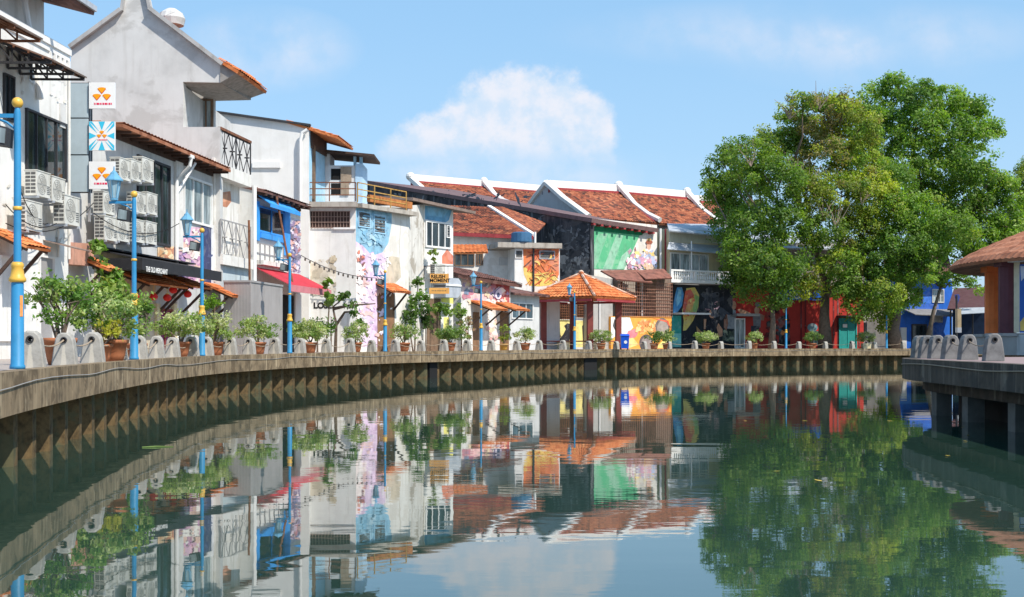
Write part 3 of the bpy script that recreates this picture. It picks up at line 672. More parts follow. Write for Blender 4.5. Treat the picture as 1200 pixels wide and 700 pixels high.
for j, (uu0, uu1, zz) in enumerate(((-6.6, -2.1, 10.35), (-1.6, .75, 9.95))):
    k = MB(); k.slab([WA.L(uu0, zz - .62, 1.62), WA.L(uu1, zz - .62, 1.62), WA.L(uu1, zz, -.05 + .1), WA.L(uu0, zz, .05)], .04); c = k.build('steel_canopy', RUSTS, h)
    for q in range(4):
        u = uu0 + .1 + (uu1 - uu0 - .2) * q / 3; k = MB(); top0 = WA.L(u, zz - .1, .06); top1 = WA.L(u, zz - .68, 1.58); b0 = WA.L(u, zz - .68, .06)
        k.bar(top0, top1, .06); k.bar(b0, top1 + Vector((0, 0, -.03)), .06); k.bar(top0, b0, .06)
        for t in (.3, .6): k.bar(b0.lerp(top1, t), top0.lerp(top1, t), .04); k.bar(b0.lerp(top1, t), top0.lerp(top1, t - .3), .04)
        k.build('truss', RUST if (j == 0) else DARKST, c)
    k = MB()
    for t in (.1, .35, .6, .85): k.bar(WA.L(uu0, zz - .62 * t - .07, .05 + 1.57 * t), WA.L(uu1, zz - .62 * t - .07, .05 + 1.57 * t), .05)
    k.build('purlin', RUST, c)
canopy(WA, h, -14, 16, 266, 1.05, .5); canopy(WA, h, 50, 68, 281, 1.0, .25, RUSTS, False, 'sheet_canopy', .03, False)
# --- cafe house with the black awning
WB = Wall(80, 39.6, 250, 53)
h = house('shophouse', WB, 160, 'grey rendered cafe house with black awning, tall windows and a rusty eave', 'house')
ze = zof(152, WB.Y(136)); k = MB(); WB.bx(k, 0, WB.len, GZ, ze - .1, -5, 0); k.build('wall', PALE, h)
k = MB(); k.tiles(WB.L(WB.uz(118, 0)[0], ze - .02, .75), WB.L(WB.len, ze - .02, .75), WB.L(WB.len, ze + .45, -5), WB.L(WB.uz(118, 0)[0], ze + .45, -5), .3, .05, .4, .12); k.build('roof', TILE_B, h)
k = MB()
for i in range(14): u = 3.2 + i * (WB.len - 3.4) / 13; k.bar(WB.L(u, ze - .16, .0), WB.L(u, ze - .16, .7), .08, .1)
WB.bx(k, 3, WB.len, ze - .32, ze - .12, 0, .06); k.build('rafters', DWOOD, h)
window(WB, h, 160, 188, 198, 286, 4, 1, DARKST, GDARK, fw=.09); window(WB, h, 214, 210, 247, 263, 3, 1, WTRIM, GGREY, fw=.09)
k = MB(); u = WB.uz(203, 0)[0]; k.tube([WB.L(u, ze - .2, .7), WB.L(u, ze - .5, .65), WB.L(u + .1, ze - 1.0, .1), WB.L(u + .1, GZ, .1)], .07, 8); k.bar(WB.L(u - .2, ze - .15, .7), WB.L(u + .2, ze - .15, .7), .12); k.tube([WB.L(u + 1.0, ze - .25, .5), WB.L(u + .12, ze - 1.5, .1)], .06, 6); k.build('drainpipe', WTRIM, h)
for a, b_, c_, d_ in ((204, 190, 212, 290), (248.5, 185, 250, 330)): k = MB(); WB.boxpx(k, a, b_, c_, d_, 0, .10); k.build('pilaster', WHITE_D, h)
k = MB(); WB.boxpx(k, 110, 300, 182, 'g', .0, .03); k.build('plinth_panel', mat('dirty_cream_render', (.55, .48, .36), .85, .2, 2, .5), h)
PK = [sr(225, 170, 195), sr(240, 215, 205), sr(205, 145, 185), sr(235, 190, 170), sr(180, 140, 190), sr(250, 240, 225)]
mural(WB, h, [(sr(226, 178, 200), [(204, 268), (236, 266), (236, 338), (204, 342)])] + splats(5, 204, 268, 236, 340, PK, 55, 1, 4.5) + [(sr(240, 200, 150), [(184, 290), (203, 289), (203, 306), (184, 308)])] + splats(6, 184, 288, 203, 308, [sr(230, 170, 110), sr(245, 220, 170), sr(200, 130, 90)], 12, 2, 4) +
      [(sr(58, 66, 110), [(236, 262), (247, 265), (250, 300), (247, 332), (237, 330)]), (sr(225, 225, 230), [(246, 264), (250, 264), (250, 336), (246, 334)])] + splats(8, 236, 268, 249, 330, [sr(75, 85, 130), sr(120, 125, 160), sr(40, 45, 85)], 14, 1, 3))
window(WB, h, 184, 362, 200, 'g', 2, 1, MAROON, PURPLE, name='door', fw=.08)
for a, b_ in ((180, 184), (200, 204)): k = MB(); WB.boxpx(k, a, 356, b_, 'g', 0, .14); k.build('door_post', CREAM, h)
pr = canopy(WB, h, 137, 185, 317, 1.15, .42); canopy(WB, h, 190, 214, 322, 1.2, .42); canopy(WB, h, 238, 249.5, 331, 1.25, .55); canopy(WB, h, 84, 100, 297, 1.2, .5)
plain(WB, h, [(62, 284), (92, 286), (92, 312), (62, 310)], 0, .5, mat('pink_corrugated', (.55, .28, .2), .8, .2, 3, .4), 'sheet_hood')
k = MB(); u0 = WB.uz(112, 0)[0]; u1 = WB.uz(213, 0)[0]; zf = 4.62; zw = 4.95
k.slab([WB.L(u0, zf, 1.55), WB.L(u1, zf, 1.55), WB.L(u1, zw, .02), WB.L(u0, zw, .02)], .04); aw = k.build('awning', BLACKF, h)
k = MB(); WB.bx(k, u0, u1, zf - .36, zf + .01, 1.55, 1.58); WB.bx(k, u0 - .02, u0, zf - .36, zf + .02, .2, 1.58); WB.bx(k, u0 - .3, u1 + .6, zw + .0, zw + .05, .0, .35); k.build('valance', BLACKF, aw)
text_on(WB, aw, 'THE OLD MERCHANT', 184, 317.5, .24, WTRIM, 1.583, name='lettering', width=1.9, bold=.004)
for i, (px, py, off) in enumerate(((158, 347, .9), (180, 348, .8), (196, 349, .9), (203, 340, .8), (220, 345, .9))):
    u, z = WB.uz(px, py, off); c = WB.L(u, z, off); r = thing('paper_lantern', c, 'round red paper lantern hanging under the orange canopy, %s from left' % ORD[i], 'lantern', 'red lanterns under the cafe canopies')
    k = MB(); k.ellipsoid(c, (.15, .15, .13)); k.build('shade', RED_L, r, True); k = MB(); k.tube([c + Vector((0, 0, .12)), c + Vector((0, 0, .45))], .008, 5); k.lathe([(.06, .11), (.06, .15)], c, 8); k.build('cord', GOLD, r)
# --- grey gabled house
WG = Wall(83, 53, 262, 53)
h = house('shophouse', WG, 250, 'tall grey cement gabled house with recessed loggia and railed balconies', 'house')
plain(WG, h, [(83, 57), (143, 13), (147, -14), (171, -14), (176, 11), (258, 75), (258, 97), (214.5, 96), (214.5, 149), (258, 149), (258, 'g'), (83, 'g')], -.5, 0, GREYP)
k = MB(); WG.boxpx(k, 84, 99, 214, 200, -9, -.5); WG.boxpx(k, 84, 200, 240, 'g', -9, -.5); k.build('body', GREYP, h)
k = MB()
for a, b_ in (((83, 57), (143, 13)), ((176, 11), (262, 77))):
    p = WG.L(*WG.uz(*a)); q = WG.L(*WG.uz(*b_)); k.bar(p + Vector((0, -.02, .02)), q + Vector((0, -.02, .02)), .5, .16)
k.bar(P(143, 13, 52.97), P(147, -14, 52.97), .3, .12); k.bar(P(176, 11, 52.97), P(171, -14, 52.97), .3, .12)
k.build('gable_coping', mat('gable_coping_cement', (.42, .41, .40), .85, .15, 1.5, .3), h)
k = MB(); k.slab([P(83, 56, 53.1), P(150, 5, 53.1), P(150, 5, 61), P(83, 56, 61)], .12); k.slab([P(150, 5, 53.1), P(258, 80, 53.1), P(258, 80, 61) + Vector((-1.6, 0, 1.2)), P(150, 5, 61)], .12); k.build('roof', TILE_R, h)
WF = Wall(258, 53.02, 294, 56.8)        # river front
k = MB(); k.tiles(P(280, 83, 52.8), P(313, 107, 57), P(292, 88, 57.2), P(256, 68, 52.8), .3, .05, .35, .14)
k.build('eave', TILE_O, h)
k = MB(); WF.bx(k, -.02, WF.len, zof(97, 53), zof(86, 53), -1.8, 0); k.build('eave_beam', mat('weathered_grey_board', (.30, .28, .26), .9, .2, 4, .5), h)
WI = Wall(212, 56.6, 270, 56.6); k = MB(); WI.boxpx(k, 205, 90, 251, 156, -.3, 0); k.build('loggia_wall', GREYP, h); window(WI, h, 216, 116, 250, 152, 4, 1, WOOD, GGREY, fw=.1)
k = MB(); k.tube([P(195, 18, 57), P(205, 14, 57)], .01, 4); k.lathe([(.55, 0), (.62, .3), (.5, .55), (.2, .75)], P(201, 30, 58), 14); k.build('roof_vent', GREYP, h)
def zF(py): return zof(py, 53.1)
k = MB(); WF.bx(k, .0, WF.len, zF(207), zF(192), -1.5, .02); k.build('balcony_slab', WHITE_D, h); k = MB(); WF.bx(k, 0, WF.len, zF(310), zF(298), -1.5, .12); k.build('balcony_slab', WHITE_D, h)
k = MB(); k.hexa([P(258, 97, 52.95), P(258, 71, 52.95), P(279, 85, 52.95)], [P(294, 115, 56.9), P(292, 91, 56.9), P(311, 109, 56.9)]); k.build('soffit', MATS['weathered_grey_board'], h)
railing(WF, h, 258.5, 153, 293.5, 191, 2, 1, DARKST, -.05, .05, 'balcony_railing', 4); railing(WF, h, 258.5, 257, 293.5, 297, 2, 1, GREYST, .04, .05, 'balcony_railing', 4)
k = MB(); WF.bx(k, 0, WF.len, zF(152), zF(149), -.1, .04); k.build('handrail', RUST, h)
plain(WF, h, [(259, 207), (293.5, 207), (293.5, 298), (259, 298)], -2, -.5, WHITE_D, 'front_wall'); plain(WF, h, [(258, 310), (294, 310), (294, 'g'), (258, 'g')], -2, -.1, mat('pale_blue_wall', (.52, .60, .63), .85, .1, 1.5, .35), 'lower_wall')
WFi = Wall(258, 53.02, 294, 56.8); mural(WF, h, [(sr(196, 128, 92), [(268, 226), (283, 224), (284, 236), (279, 243), (270, 241)]), (sr(215, 150, 110), [(271, 229), (280, 227), (279, 236), (272, 237)]), (sr(170, 110, 85), [(261, 228), (264, 226), (264, 240), (262, 240)])], 'bare_brick_patch', -.495)
k = MB(); u = WF.len + .12
for z0, z1 in ((GZ, zF(205)),): k.tube([WF.L(u, z0, .12), WF.L(u, z1, .12)], .10, 8)
k.build('drainpipe', WTRIM, h); k = MB()
for px, t, b_ in ((281, 330, 255), (287, 335, 240)): pass
k.tube([WF.L(2.5, zF(328), .4), WF.L(2.4, zF(252), .4)], .05, 6); k.build('rusty_post', RUST, h)
# --- white house with blue bay and red awning
WD = Wall(297.5, 58.5, 352, 65)
h = house('shophouse', WD, 320, 'white house with high blank gable, blue window bay and red awning', 'house')
WHITE_G = mat('bright_gable_plaster', (.78, .77, .75), .8, .05, 1.0, .2, (.50, .47, .42), blotch=.15, blotchcol=(.6, .57, .52))
WW = Wall(240, 66, 358, 66); zt = zof(215, 58.5)
plain(WW, h, [(240, 130), (252, 132), (362, 148), (362, 'g'), (240, 'g')], -4, 0, WHITE_G, 'gable_wall')
k = MB(); WD.bx(k, 0, WD.len, GZ, zt - .1, -3, 0); k.build('wall', WHITE, h)
k = MB(); k.tiles(WD.L(-.05, zt - .35, .55), WD.L(WD.len + .1, zt - .35, .55), WD.L(WD.len + .1, zt + .15, -1.6), WD.L(-.05, zt + .15, -1.6), .3, .05, .4, .1); k.build('lower_roof', TILE_D, h)
k = MB()
WD.bx(k, .1, WD.len - .1, zt - .62, zt - .5, -.02, .07)
for i in range(9): u = .2 + i * (WD.len - .4) / 8; k.bar(WD.L(u, zt - .42, 0), WD.L(u, zt - .5, .55), .14, .12)
k.build('rafters', DWOOD, h)
k = MB(); WW.bx(k, WW.uz(296, 0)[0], WW.uz(329, 0)[0], zof(197, 66), zof(190, 66), 0, .12); kk = k.build('wall_ledge', WTRIM, h); kk.rotation_euler = (0, 0, 0)
WS = Wall(362, 66.02, 381, 69.5)
k = MB(); WS.bx(k, 0, WS.len, zof(235, 66), zof(150, 66), -2, 0); k.build('side_wall', BLUEP, h); k = MB(); WS.bx(k, .3, WS.len, zof(172, 66), zof(152, 66), .0, .1); k.build('timber_vent', DWOOD, h)
k = MB(); WS.bx(k, .65, .95, zof(236, 66), zof(168, 66), .0, .12); k.build('timber_post', WOOD, h)
k = MB(); k.tiles(P(396, 160, 66.0), P(396, 160, 66.0) + Vector((.3, 4, 0)), P(358, 141, 66) + Vector((-1, 4, 0)), P(358, 141, 65.9) + Vector((-1, 0, 0)), .3, .05, .35, .12); k.build('roof', TILE_O, h)
k = MB(); k.bar(P(250, 131, 65.95), P(364, 147, 65.95), .3, .1); k.build('gable_coping', DARKST, h)
k = MB(); k.tube([P(360, 152, 65.8), P(354, 156, 65.8), P(352, 165, 65.8), P(352, 240, 65.8)], .09, 8); k.build('drainpipe', WTRIM, h)
k = MB(); u0, u1, z0, z1 = WD.rect(300, 233, 336, 244); k.slab([WD.L(u0, z1 - .45, .7), WD.L(u1, z1 - .45, .7), WD.L(u1, z1, .03), WD.L(u0, z1, .03)], .04); WD.bx(k, u0, u1, z1 - .62, z1 - .44, .68, .71); k.build('blue_hood', SKYP, h)
k = MB(); WD.boxpx(k, 299, 236, 302.2, 282, 0, .1); WD.boxpx(k, 331.8, 236, 338, 300, 0, .1); WD.boxpx(k, 302, 276, 332, 282, 0, .18); k.build('bay_frame', SKYP, h)
window(WD, h, 302, 245, 332, 275, 2, 1, SKYP, GDARK, fw=.08)
railing(WD, h, 299, 284, 332, 308, 6, 2, GREYST, .3, .05, 'balcony_railing'); k = MB(); WD.boxpx(k, 299, 308, 332, 313, 0, .4); k.build('balcony_slab', WHITE_D, h)
PM = [sr(150, 130, 170), sr(215, 190, 215), sr(120, 130, 175), sr(235, 225, 235), sr(190, 120, 130), sr(110, 105, 130), sr(220, 170, 160)]
mural(WD, h, [(sr(205, 200, 218), [(338, 254), (352, 258), (352, 322), (338, 318)])] + splats(12, 338, 256, 352, 320, PM, 80, .6, 2.6))
zt = zof(313, 58.5); k = MB(); u0 = .1; u1 = WD.uz(350, 0)[0]
k.slab([WD.L(u0, zt - .82, 1.7), WD.L(u1, zt - .82, 1.7), WD.L(u1, zt, .05), WD.L(u0, zt, .05)], .04); aw = k.build('awning', REDF, h)
k = MB(); WD.bx(k, u0, u1, zt - 1.12, zt - .81, 1.69, 1.72); k.hexa([WD.L(u0, zt - .86, 1.69), WD.L(u0, zt - .04, .05), WD.L(u0 + .02, zt - .04, .05), WD.L(u0 + .02, zt - .86, 1.69)], [WD.L(u0, zt - .84, 1.69), WD.L(u0, zt - .02, .05), WD.L(u0 + .02, zt - .02, .05), WD.L(u0 + .02, zt - .84, 1.69)]); k.build('valance', PINKF, aw)
k = MB(); WD.boxpx(k, 312, 345, 344, 'g', -.01, .02); k.build('door_opening', BLACK, h); k = MB(); WD.boxpx(k, 344, 345, 351, 'g', .0, .1); k.build('doorpost', WTRIM, h)
k = MB(); k.tube([WD.L(1.6, zt + 3.4, .5), WD.L(1.6, zt - .7, 1.3)], .05, 6); k.build('rusty_post', RUST, h)
# --- blank white house with roof terrace
W1 = Wall(352, 66.5, 417, 66.5); W2 = Wall(417, 66.52, 479, 71)
h = house('shophouse', W1, 390, 'blank white terrace house with rusty rails and a small blue roof cabin', 'house')
plain(W1, h, [(354, 242), (417, 242), (417, 'g'), (354, 'g')], -5, 0, WHITE, 'wall')
plain(W2, h, [(417, 242), (479, 244), (479, 'g'), (417, 'g')], -4, 0, WHITE_D, 'side_wall')
mural(W2, h, [(sr(128, 184, 212), [(417, 244), (459, 244), (459, 262), (455, 285), (448, 296), (436, 300), (425, 288), (417, 283)]), (sr(226, 196, 226), [(417, 283), (425, 288), (436, 300), (448, 296), (454, 300), (447, 320), (452, 350), (446, 380), (449, 407), (425, 407), (430, 380), (417, 330)]), (sr(243, 225, 220), [(417, 290), (423, 292), (428, 310), (424, 330), (432, 345), (424, 360), (428, 380), (420, 400), (417, 400)])]
      + splats(21, 418, 290, 452, 405, [sr(230, 205, 230), sr(214, 176, 216), sr(245, 238, 238), sr(232, 190, 185), sr(212, 198, 226)], 46, .8, 3.6) + splats(22, 419, 246, 456, 290, [sr(140, 192, 216), sr(112, 172, 204), sr(165, 205, 224)], 40, 1, 4) + splats(23, 418, 288, 428, 330, [sr(225, 120, 90), sr(245, 240, 235), sr(150, 90, 90)], 7, 1, 2.5)
      + [(sr(205, 190, 165), [(456, 300), (468, 302), (470, 325), (460, 335), (452, 330)])] + splats(26, 440, 292, 460, 404, [sr(236, 232, 226), sr(226, 220, 212), sr(242, 238, 234)], 16, 1, 3.5) + splats(27, 417, 290, 424, 404, [sr(236, 230, 226), sr(244, 240, 236)], 8, 1, 2.5), 'mural')
mural(W1, h, splats(24, 357, 304, 394, 350, [sr(206, 194, 172), sr(222, 212, 194), sr(192, 178, 154), sr(232, 226, 214), sr(214, 200, 178)], 34, 2.5, 8) + splats(25, 386, 299, 395, 310, [sr(205, 190, 160), sr(190, 172, 140)], 6, 1.5, 3), 'damp_stain')
k = MB(); a = [W1.L(-.4, zof(243.5, 66.5), .45), W1.L(W1.len + .1, zof(243.5, 66.5), .45), W1.L(W1.len + .1, zof(243.5, 66.5), -6), W1.L(-.4, zof(243.5, 66.5), -6)]
k.hexa(a, [p + Vector((0, 0, .26)) for p in a]); zb = zof(243.5, 66.5)
a = [W2.L(.02, zb, .4), W2.L(W2.len + .2, zb, .5), W2.L(W2.len + .2, zb, -4), W2.L(.02, zb, -4)]; k.hexa(a, [p + Vector((0, 0, .22)) for p in a]); k.build('terrace_slab', mat('stained_slab', (.42, .38, .33), .9, .2, 2, .6, (.15, .10, .07)), h)
railing(W1, h, 355, 214, 417, 236, 2, 3, RUST, .3, .05, 'terrace_railing'); railing(W2, h, 419, 214, 476, 237, 3, 3, mat('ochre_rail', (.45, .27, .08), .8, .3, 4), .3, .05, 'terrace_railing')
k = MB(); W2.boxpx(k, 428, 233, 478, 241, .1, .3); k.build('rusty_planter', mat('orange_rust_planter', (.42, .16, .05), .85, .35, 4, .3), h)
u = grille(W1, h, 359, 248, 410, 267, 14, 3, mat('pale_rust_grille', (.32, .22, .18), .8), .02, .03, DWOOD); k = MB(); W1.boxpx(k, 391, 267, 417, 269, 0, .1); k.build('ledge', WTRIM, h)
louvre(W2, h, 419, 248, 433, 267, 6, BLUEP); louvre(W2, h, 437, 252, 451, 274, 6, BLUEP)
k = MB(); W2.boxpx(k, 442, 344, 462, 'g', -.01, .03); k.build('doorway', mat('brown_door', (.24, .13, .07), .8, .25, 3, .4), h); canopy(W2, h, 440, 462, 331, 1.1, .5)
WT = Wall(372, 69.6, 415, 69.6)
cab = house('roof_cabin', WT, 395, 'small white and blue cabin with a dark flat roof on the terrace', 'roof cabin'); cab.location.z = zb + .26
k = MB(); WT.boxpx(k, 372, 194, 417, 242, -2.2, 0); WT.boxpx(k, 372, 180, 386, 194.2, -2.0, -.1); k.build('wall', mat('cabin_white', (.70, .72, .74), .8, .06, 2, .2), cab)
k = MB(); WT.boxpx(k, 416.5, 192, 425, 242, -2.25, .05); k.build('blue_corner', mat('cabin_light_blue', (.46, .66, .85), .75, .1, 2, .2), cab)
k = MB(); WT.boxpx(k, 414, 183, 417, 196, -.3, -.1); k.build('roof_post', BLUEP, cab); k = MB(); WT.boxpx(k, 421, 183, 424.5, 193, -.3, -.1); k.build('roof_post', BLUEP, cab)
k = MB(); q0 = zof(178, 69.6); k.slab([WT.L(-.2, q0 + .1, .6), WT.L(3.15, q0 - .22, .6), WT.L(3.15, q0 - .22, -2.6), WT.L(-.2, q0 + .1, -2.6)], .12); k.build('roof', DWOOD, cab)
k = MB(); WT.boxpx(k, 388, 198, 399, 211, -.02, .015); k.build('opening', BLACK, cab); k = MB(); WT.boxpx(k, 388, 215, 399, 228, -.02, .015); k.build('opening', BLACK, cab); k = MB(); WT.boxpx(k, 399.5, 213, 409, 229, 0, .07); WT.boxpx(k, 399.5, 196, 412, 213.2, 0, .08); k.build('shutter', mat('pale_timber_shutter', (.36, .28, .21), .85, .2, 4, .3), cab)
# --- narrow house with blue top and white casement
W3 = Wall(479, 71.02, 497, 74.2); W4 = Wall(497, 74.22, 531, 76.5)
h = house('shophouse', W4, 510, 'narrow white house with blue band and white framed casement window', 'house')
plain(W3, h, [(479, 241), (497, 240), (497, 'g'), (479, 'g')], -4, 0, mat('peeling_white', (.70, .67, .62), .85, .1, 1.5, .6, (.25, .20, .15), blotch=.8, blotchcol=(.35, .30, .24)), 'side_wall')
plain(W4, h, [(497, 239), (531, 243), (531, 'g'), (497, 'g')], -5, 0, WHITE, 'wall')
mural(W4, h, [(sr(95, 165, 205), [(498, 241), (530, 245), (526, 258), (522, 261), (498, 257)]), (sr(120, 185, 220), [(500, 243), (526, 246), (520, 255), (503, 253)])], 'blue_band')
window(W4, h, 498, 260, 528, 291, 4, 1, WTRIM, GDARK, fw=.1); louvre(W4, h, 522.5, 264, 527, 279, 4)
mural(W4, h, [(sr(225, 120, 80), [(518, 300), (524, 292), (531, 300), (531, 310), (518, 309)]), (sr(235, 160, 150), [(503, 311), (509, 312), (515, 325), (510, 326)])], 'mural')
k = MB(); z0 = zof(239, 74); k.slab([W4.L(-2.0, z0 + .15, .8), W4.L(W4.len + 1.2, z0 - .12, .8), W4.L(W4.len + 1.2, z0 + .5, -5), W4.L(-2.0, z0 + .8, -5)], .16); k.build('roof', mat('brown_eave_board', (.26, .19, .16), .85, .2, 3, .4), h)
k = MB(); W4.boxpx(k, 500, 350, 516, 'g', -.01, .03); k.build('doorway', WOOD, h)
mural(W4, h, [(sr(245, 235, 90), [(517, 345), (531, 348), (531, 356), (517, 354)]), (sr(240, 230, 110), [(520, 372), (526, 372), (527, 402), (519, 402)])], 'yellow_paint')
# ------------------------------------------------------------------ houses round the bend
MW = [sr(235, 190, 190), sr(245, 235, 225), sr(225, 160, 150), sr(200, 120, 140), sr(235, 210, 170), sr(180, 150, 190), sr(120, 140, 170)]
W5 = Wall(545, 77.5, 598, 83.5)
h = house('shophouse', W5, 570, 'low mural covered house with sloping brown roof and two tiled door canopies', 'house')
plain(W5, h, [(540, 322), (598, 330), (598, 'g'), (540, 'g')], -4, 0, WHITE_D, 'wall')
k = MB(); z0 = zof(322, 77.5); k.tiles(W5.L(-.9, z0 - .15, .6), W5.L(W5.len + .6, z0 - .30, .6), W5.L(W5.len + .4, z0 + .75, -3.4), W5.L(-.9, z0 + .9, -3.4), .3, .05, .4, .22); k.build('roof', TILE_D, h)
mural(W5, h, [(sr(190, 75, 75), [(575, 332), (597, 334), (597, 362), (588, 360), (578, 350)]), (sr(232, 200, 195), [(541, 328), (560, 330), (566, 352), (541, 350)]), (sr(240, 225, 215), [(570, 362), (586, 362), (586, 405), (566, 405)])] + splats(31, 541, 330, 597, 358, MW, 30, 1.5, 4) + splats(32, 568, 365, 586, 404, [sr(245, 235, 225), sr(235, 200, 190), sr(225, 165, 160), sr(240, 220, 180)], 14, 1.5, 4)
      + [(sr(225, 215, 235), ell(583, 344, 4.2, 7)), (sr(120, 80, 150), band(arc(578, 350, 588, 336, -3.5), 1.2)), (sr(70, 90, 130), ell(583, 346, 1.8, 3)), (sr(110, 130, 90), band(arc(572, 352, 578, 334, 2), 1.5))], 'mural')
canopy(W5, h, 551, 570, 352, 1.5, .55); canopy(W5, h, 580, 597, 354, 1.5, .5)
for a, b_ in ((554, 561), (585.5, 596)): k = MB(); W5.boxpx(k, a, 366, b_, 'g', -.01, .03); k.build('door', mat('brown_door', (.24, .13, .07), .8, .25, 3, .4), h)
# --- grey lean-to beside it
W6 = Wall(597, 86.5, 632, 90)
h = house('outbuilding', W6, 612, 'plain grey rendered outbuilding with dark window under a brown lean-to roof', 'outbuilding')
plain(W6, h, [(597, 342), (632, 345), (632, 'g'), (597, 'g')], -4, 0, PALE)
k = MB(); z0 = zof(342, 86.5); k.slab([W6.L(-.3, z0 - .1, .6), W6.L(W6.len + .5, z0 - .1, .6), W6.L(W6.len + .5, z0 + .75, -4), W6.L(-.3, z0 + .75, -4)], .15); k.build('roof', TILE_D, h)
window(W6, h, 599, 355, 624, 374, 3, 1, WTRIM, GBLUE, fw=.07)
# --- white block with the orange mural and the hipped tile roof behind
W7 = Wall(568, 97, 656, 98.5)
h = house('shophouse', W7, 620, 'white flat roofed block with orange and yellow woven mural under a hipped tile roof', 'house')
plain(W7, h, [(603, 291), (656, 291), (656, 'g'), (603, 'g')], -7, 0, WHITE)
plain(W7, h, [(525, 292), (604, 291), (604, 'g'), (525, 'g')], -7, -2.2, WHITE_D, 'rear_wall')
k = MB(); W7.boxpx(k, 582, 285, 657, 291, -7, .4); k.build('flat_roof_slab', mat('stained_slab', (.42, .38, .33)), h)
OR = [sr(238, 125, 45), sr(245, 150, 60), sr(225, 95, 35), sr(250, 175, 70), sr(250, 200, 80), sr(215, 80, 35), sr(120, 60, 40)]
r = random.Random(4); sh = [(sr(235, 120, 45), [(613, 292), (655, 292), (655, 322), (649, 334), (632, 336), (620, 334), (614, 318)]), (sr(250, 205, 75), [(613, 312), (622, 318), (632, 324), (648, 320), (653, 326), (646, 334), (632, 336), (620, 335), (614, 322)])]
for i in range(46):
    x = r.uniform(614, 650); y = r.uniform(293, 330); L_ = r.uniform(6, 16); a = r.choice([.6, 1.0, 2.0, 2.4, -.2]); x1 = min(654, max(613, x + L_ * math.cos(a))); y1 = min(334, max(292, y + L_ * math.sin(a)))
    sh.append((r.choice(OR) if y < 316 else r.choice([sr(250, 200, 70), sr(252, 220, 110), sr(245, 165, 60), sr(235, 120, 45)]), band(arc(x, y, x1, y1, r.uniform(-2, 2), 6), r.uniform(1.2, 3)))); sh.append((sr(95, 45, 30), band(arc(x + .9, y + .9, x1 + .9, y1 + .9, r.uniform(-2, 2), 6), .5)))
mural(W7, h, sh, 'woven_mural')
louvre(W7, h, 603.5, 293, 612.5, 303, 4, WTRIM); louvre(W7, h, 632, 294, 650, 304, 4, GALV)
k = MB(); k.tube([W7.L(W7.uz(625, 0)[0], GZ, .08), W7.L(W7.uz(625, 0)[0], zof(291, 97.5), .08)], .07, 6); k.build('drainpipe', DARKST, h)
for a, b_, c_, d_ in ((532, 297, 556, 312), (558, 297, 566, 311)): window(W7, h, a, b_, c_, d_, 3, 1, WOOD, GDARK, o=-2.18, at=-2.18, fw=.08)
k = MB(); W7.boxpx(k, 585, 302, 601, 311, -2.2, -2.1, -2.2); k.build('hatch', PALE, h)
k = MB(); k.tiles(P(530, 297, 94), P(572, 296, 94), P(570, 287, 96.6), P(530, 287, 96.6), .3, .05, .3, .08); k.build('small_tile_roof', TILE_O, h)
k = MB(); k.tiles(P(505, 272, 99), P(625, 277, 99), P(573, 243, 106), P(490, 240, 106), .3, .06, .36, .14); k.tiles(P(625, 277, 99), P(640, 262, 112), P(588, 243, 110), P(573, 243, 106), .3, .06, .36, .14); rf = k.build('hipped_roof', TILE_R, h)
k = MB(); k.bar(P(573, 242.2, 106), P(626, 276, 98.9), .34, .22); k.build('hip_ridge', RIDGEW, rf); k = MB(); k.bar(P(505, 273.5, 98.9), P(625, 278.5, 98.9), .2, .28); k.build('fascia', DRED, rf)
k = MB(); k.hexa([P(500, 292, 99.6), P(612, 292, 99.6), P(625, 292, 110), P(500, 292, 110)], [P(500, 275, 99.6), P(612, 278, 99.6), P(625, 278, 110), P(500, 275, 110)]); k.build('upper_wall', WHITE, h)
k = MB(); k.lathe([(.75, 0), (.8, .1), (.78, .75), (.6, .82)], P(611, 285, 98), 16); tag(k.build('water_tank', mat('tank_blue', (.05, .14, .26), .5, .1)), 'squat blue water tank on the flat roof above the orange mural', 'water tank')
k = MB(); k.tube([P(627, 290, 98), P(627, 272, 98)], .09, 8); k.build('vent_pipe', WTRIM, h)
# --- long mouldy party wall with the green facade
WK = Wall(430, 135, 692, 106.8)
W8 = Wall(688, 107, 770, 113.5)
h = house('shophouse', W8, 730, 'long shophouse with black mouldy side wall and green netting over its front', 'house')
plain(WK, h, [(430, 214), (520, 228), (610, 242), (692, 256), (692, 'g'), (430, 'g')], -.4, 0, MOULD, 'party_wall')
mural(WK, h, [(MOULD, [(440, 219), (520, 231), (610, 245), (691.5, 259), (691.5, 350), (640, 350), (640, 268), (440, 240)])] + splats(43, 654, 296, 691, 348, [(.30, .29, .285), (.22, .215, .21), (.16, .16, .165), (.36, .345, .33), (.11, .11, .115)], 46, 1, 4.5, 3) + splats(44, 640, 262, 691, 300, [(.12, .12, .13), (.06, .062, .07), (.17, .17, .175), (.09, .09, .095)], 34, .6, 2.2, 5) + splats(45, 450, 222, 640, 262, [(.12, .12, .135), (.16, .165, .18), (.07, .07, .08)], 60, .5, 1.6, 5), 'bare_render_patch')
plain(W8, h, [(694, 256), (770, 264), (770, 'g'), (694, 'g')], -1.5, 0, WHITE_D, 'front_wall')
p0, p1, p2, p3 = P(694, 256, 106.5), P(772, 268, 112.7), P(532, 222.5, 142), P(428, 211.5, 135)
k = MB(); k.slab([p0, p1, p2, p3], .35); k.build('roof', mat('dull_maroon_sheet', (.17, .105, .105), .8, .2, 2, .4), h)
k = MB()
for i in range(9): a = p0.lerp(p1, (i + .3) / 9); k.bar(a + Vector((0, 0, -.45)), a + Vector((-.5, .6, -.45)), .25, .14)
k.build('rafters', DRED, h)
plain(W8, h, [(690.5, 268), (751, 272), (745, 285), (737, 303), (731, 316), (691, 315)], .01, .05, GREENM, 'green_net')
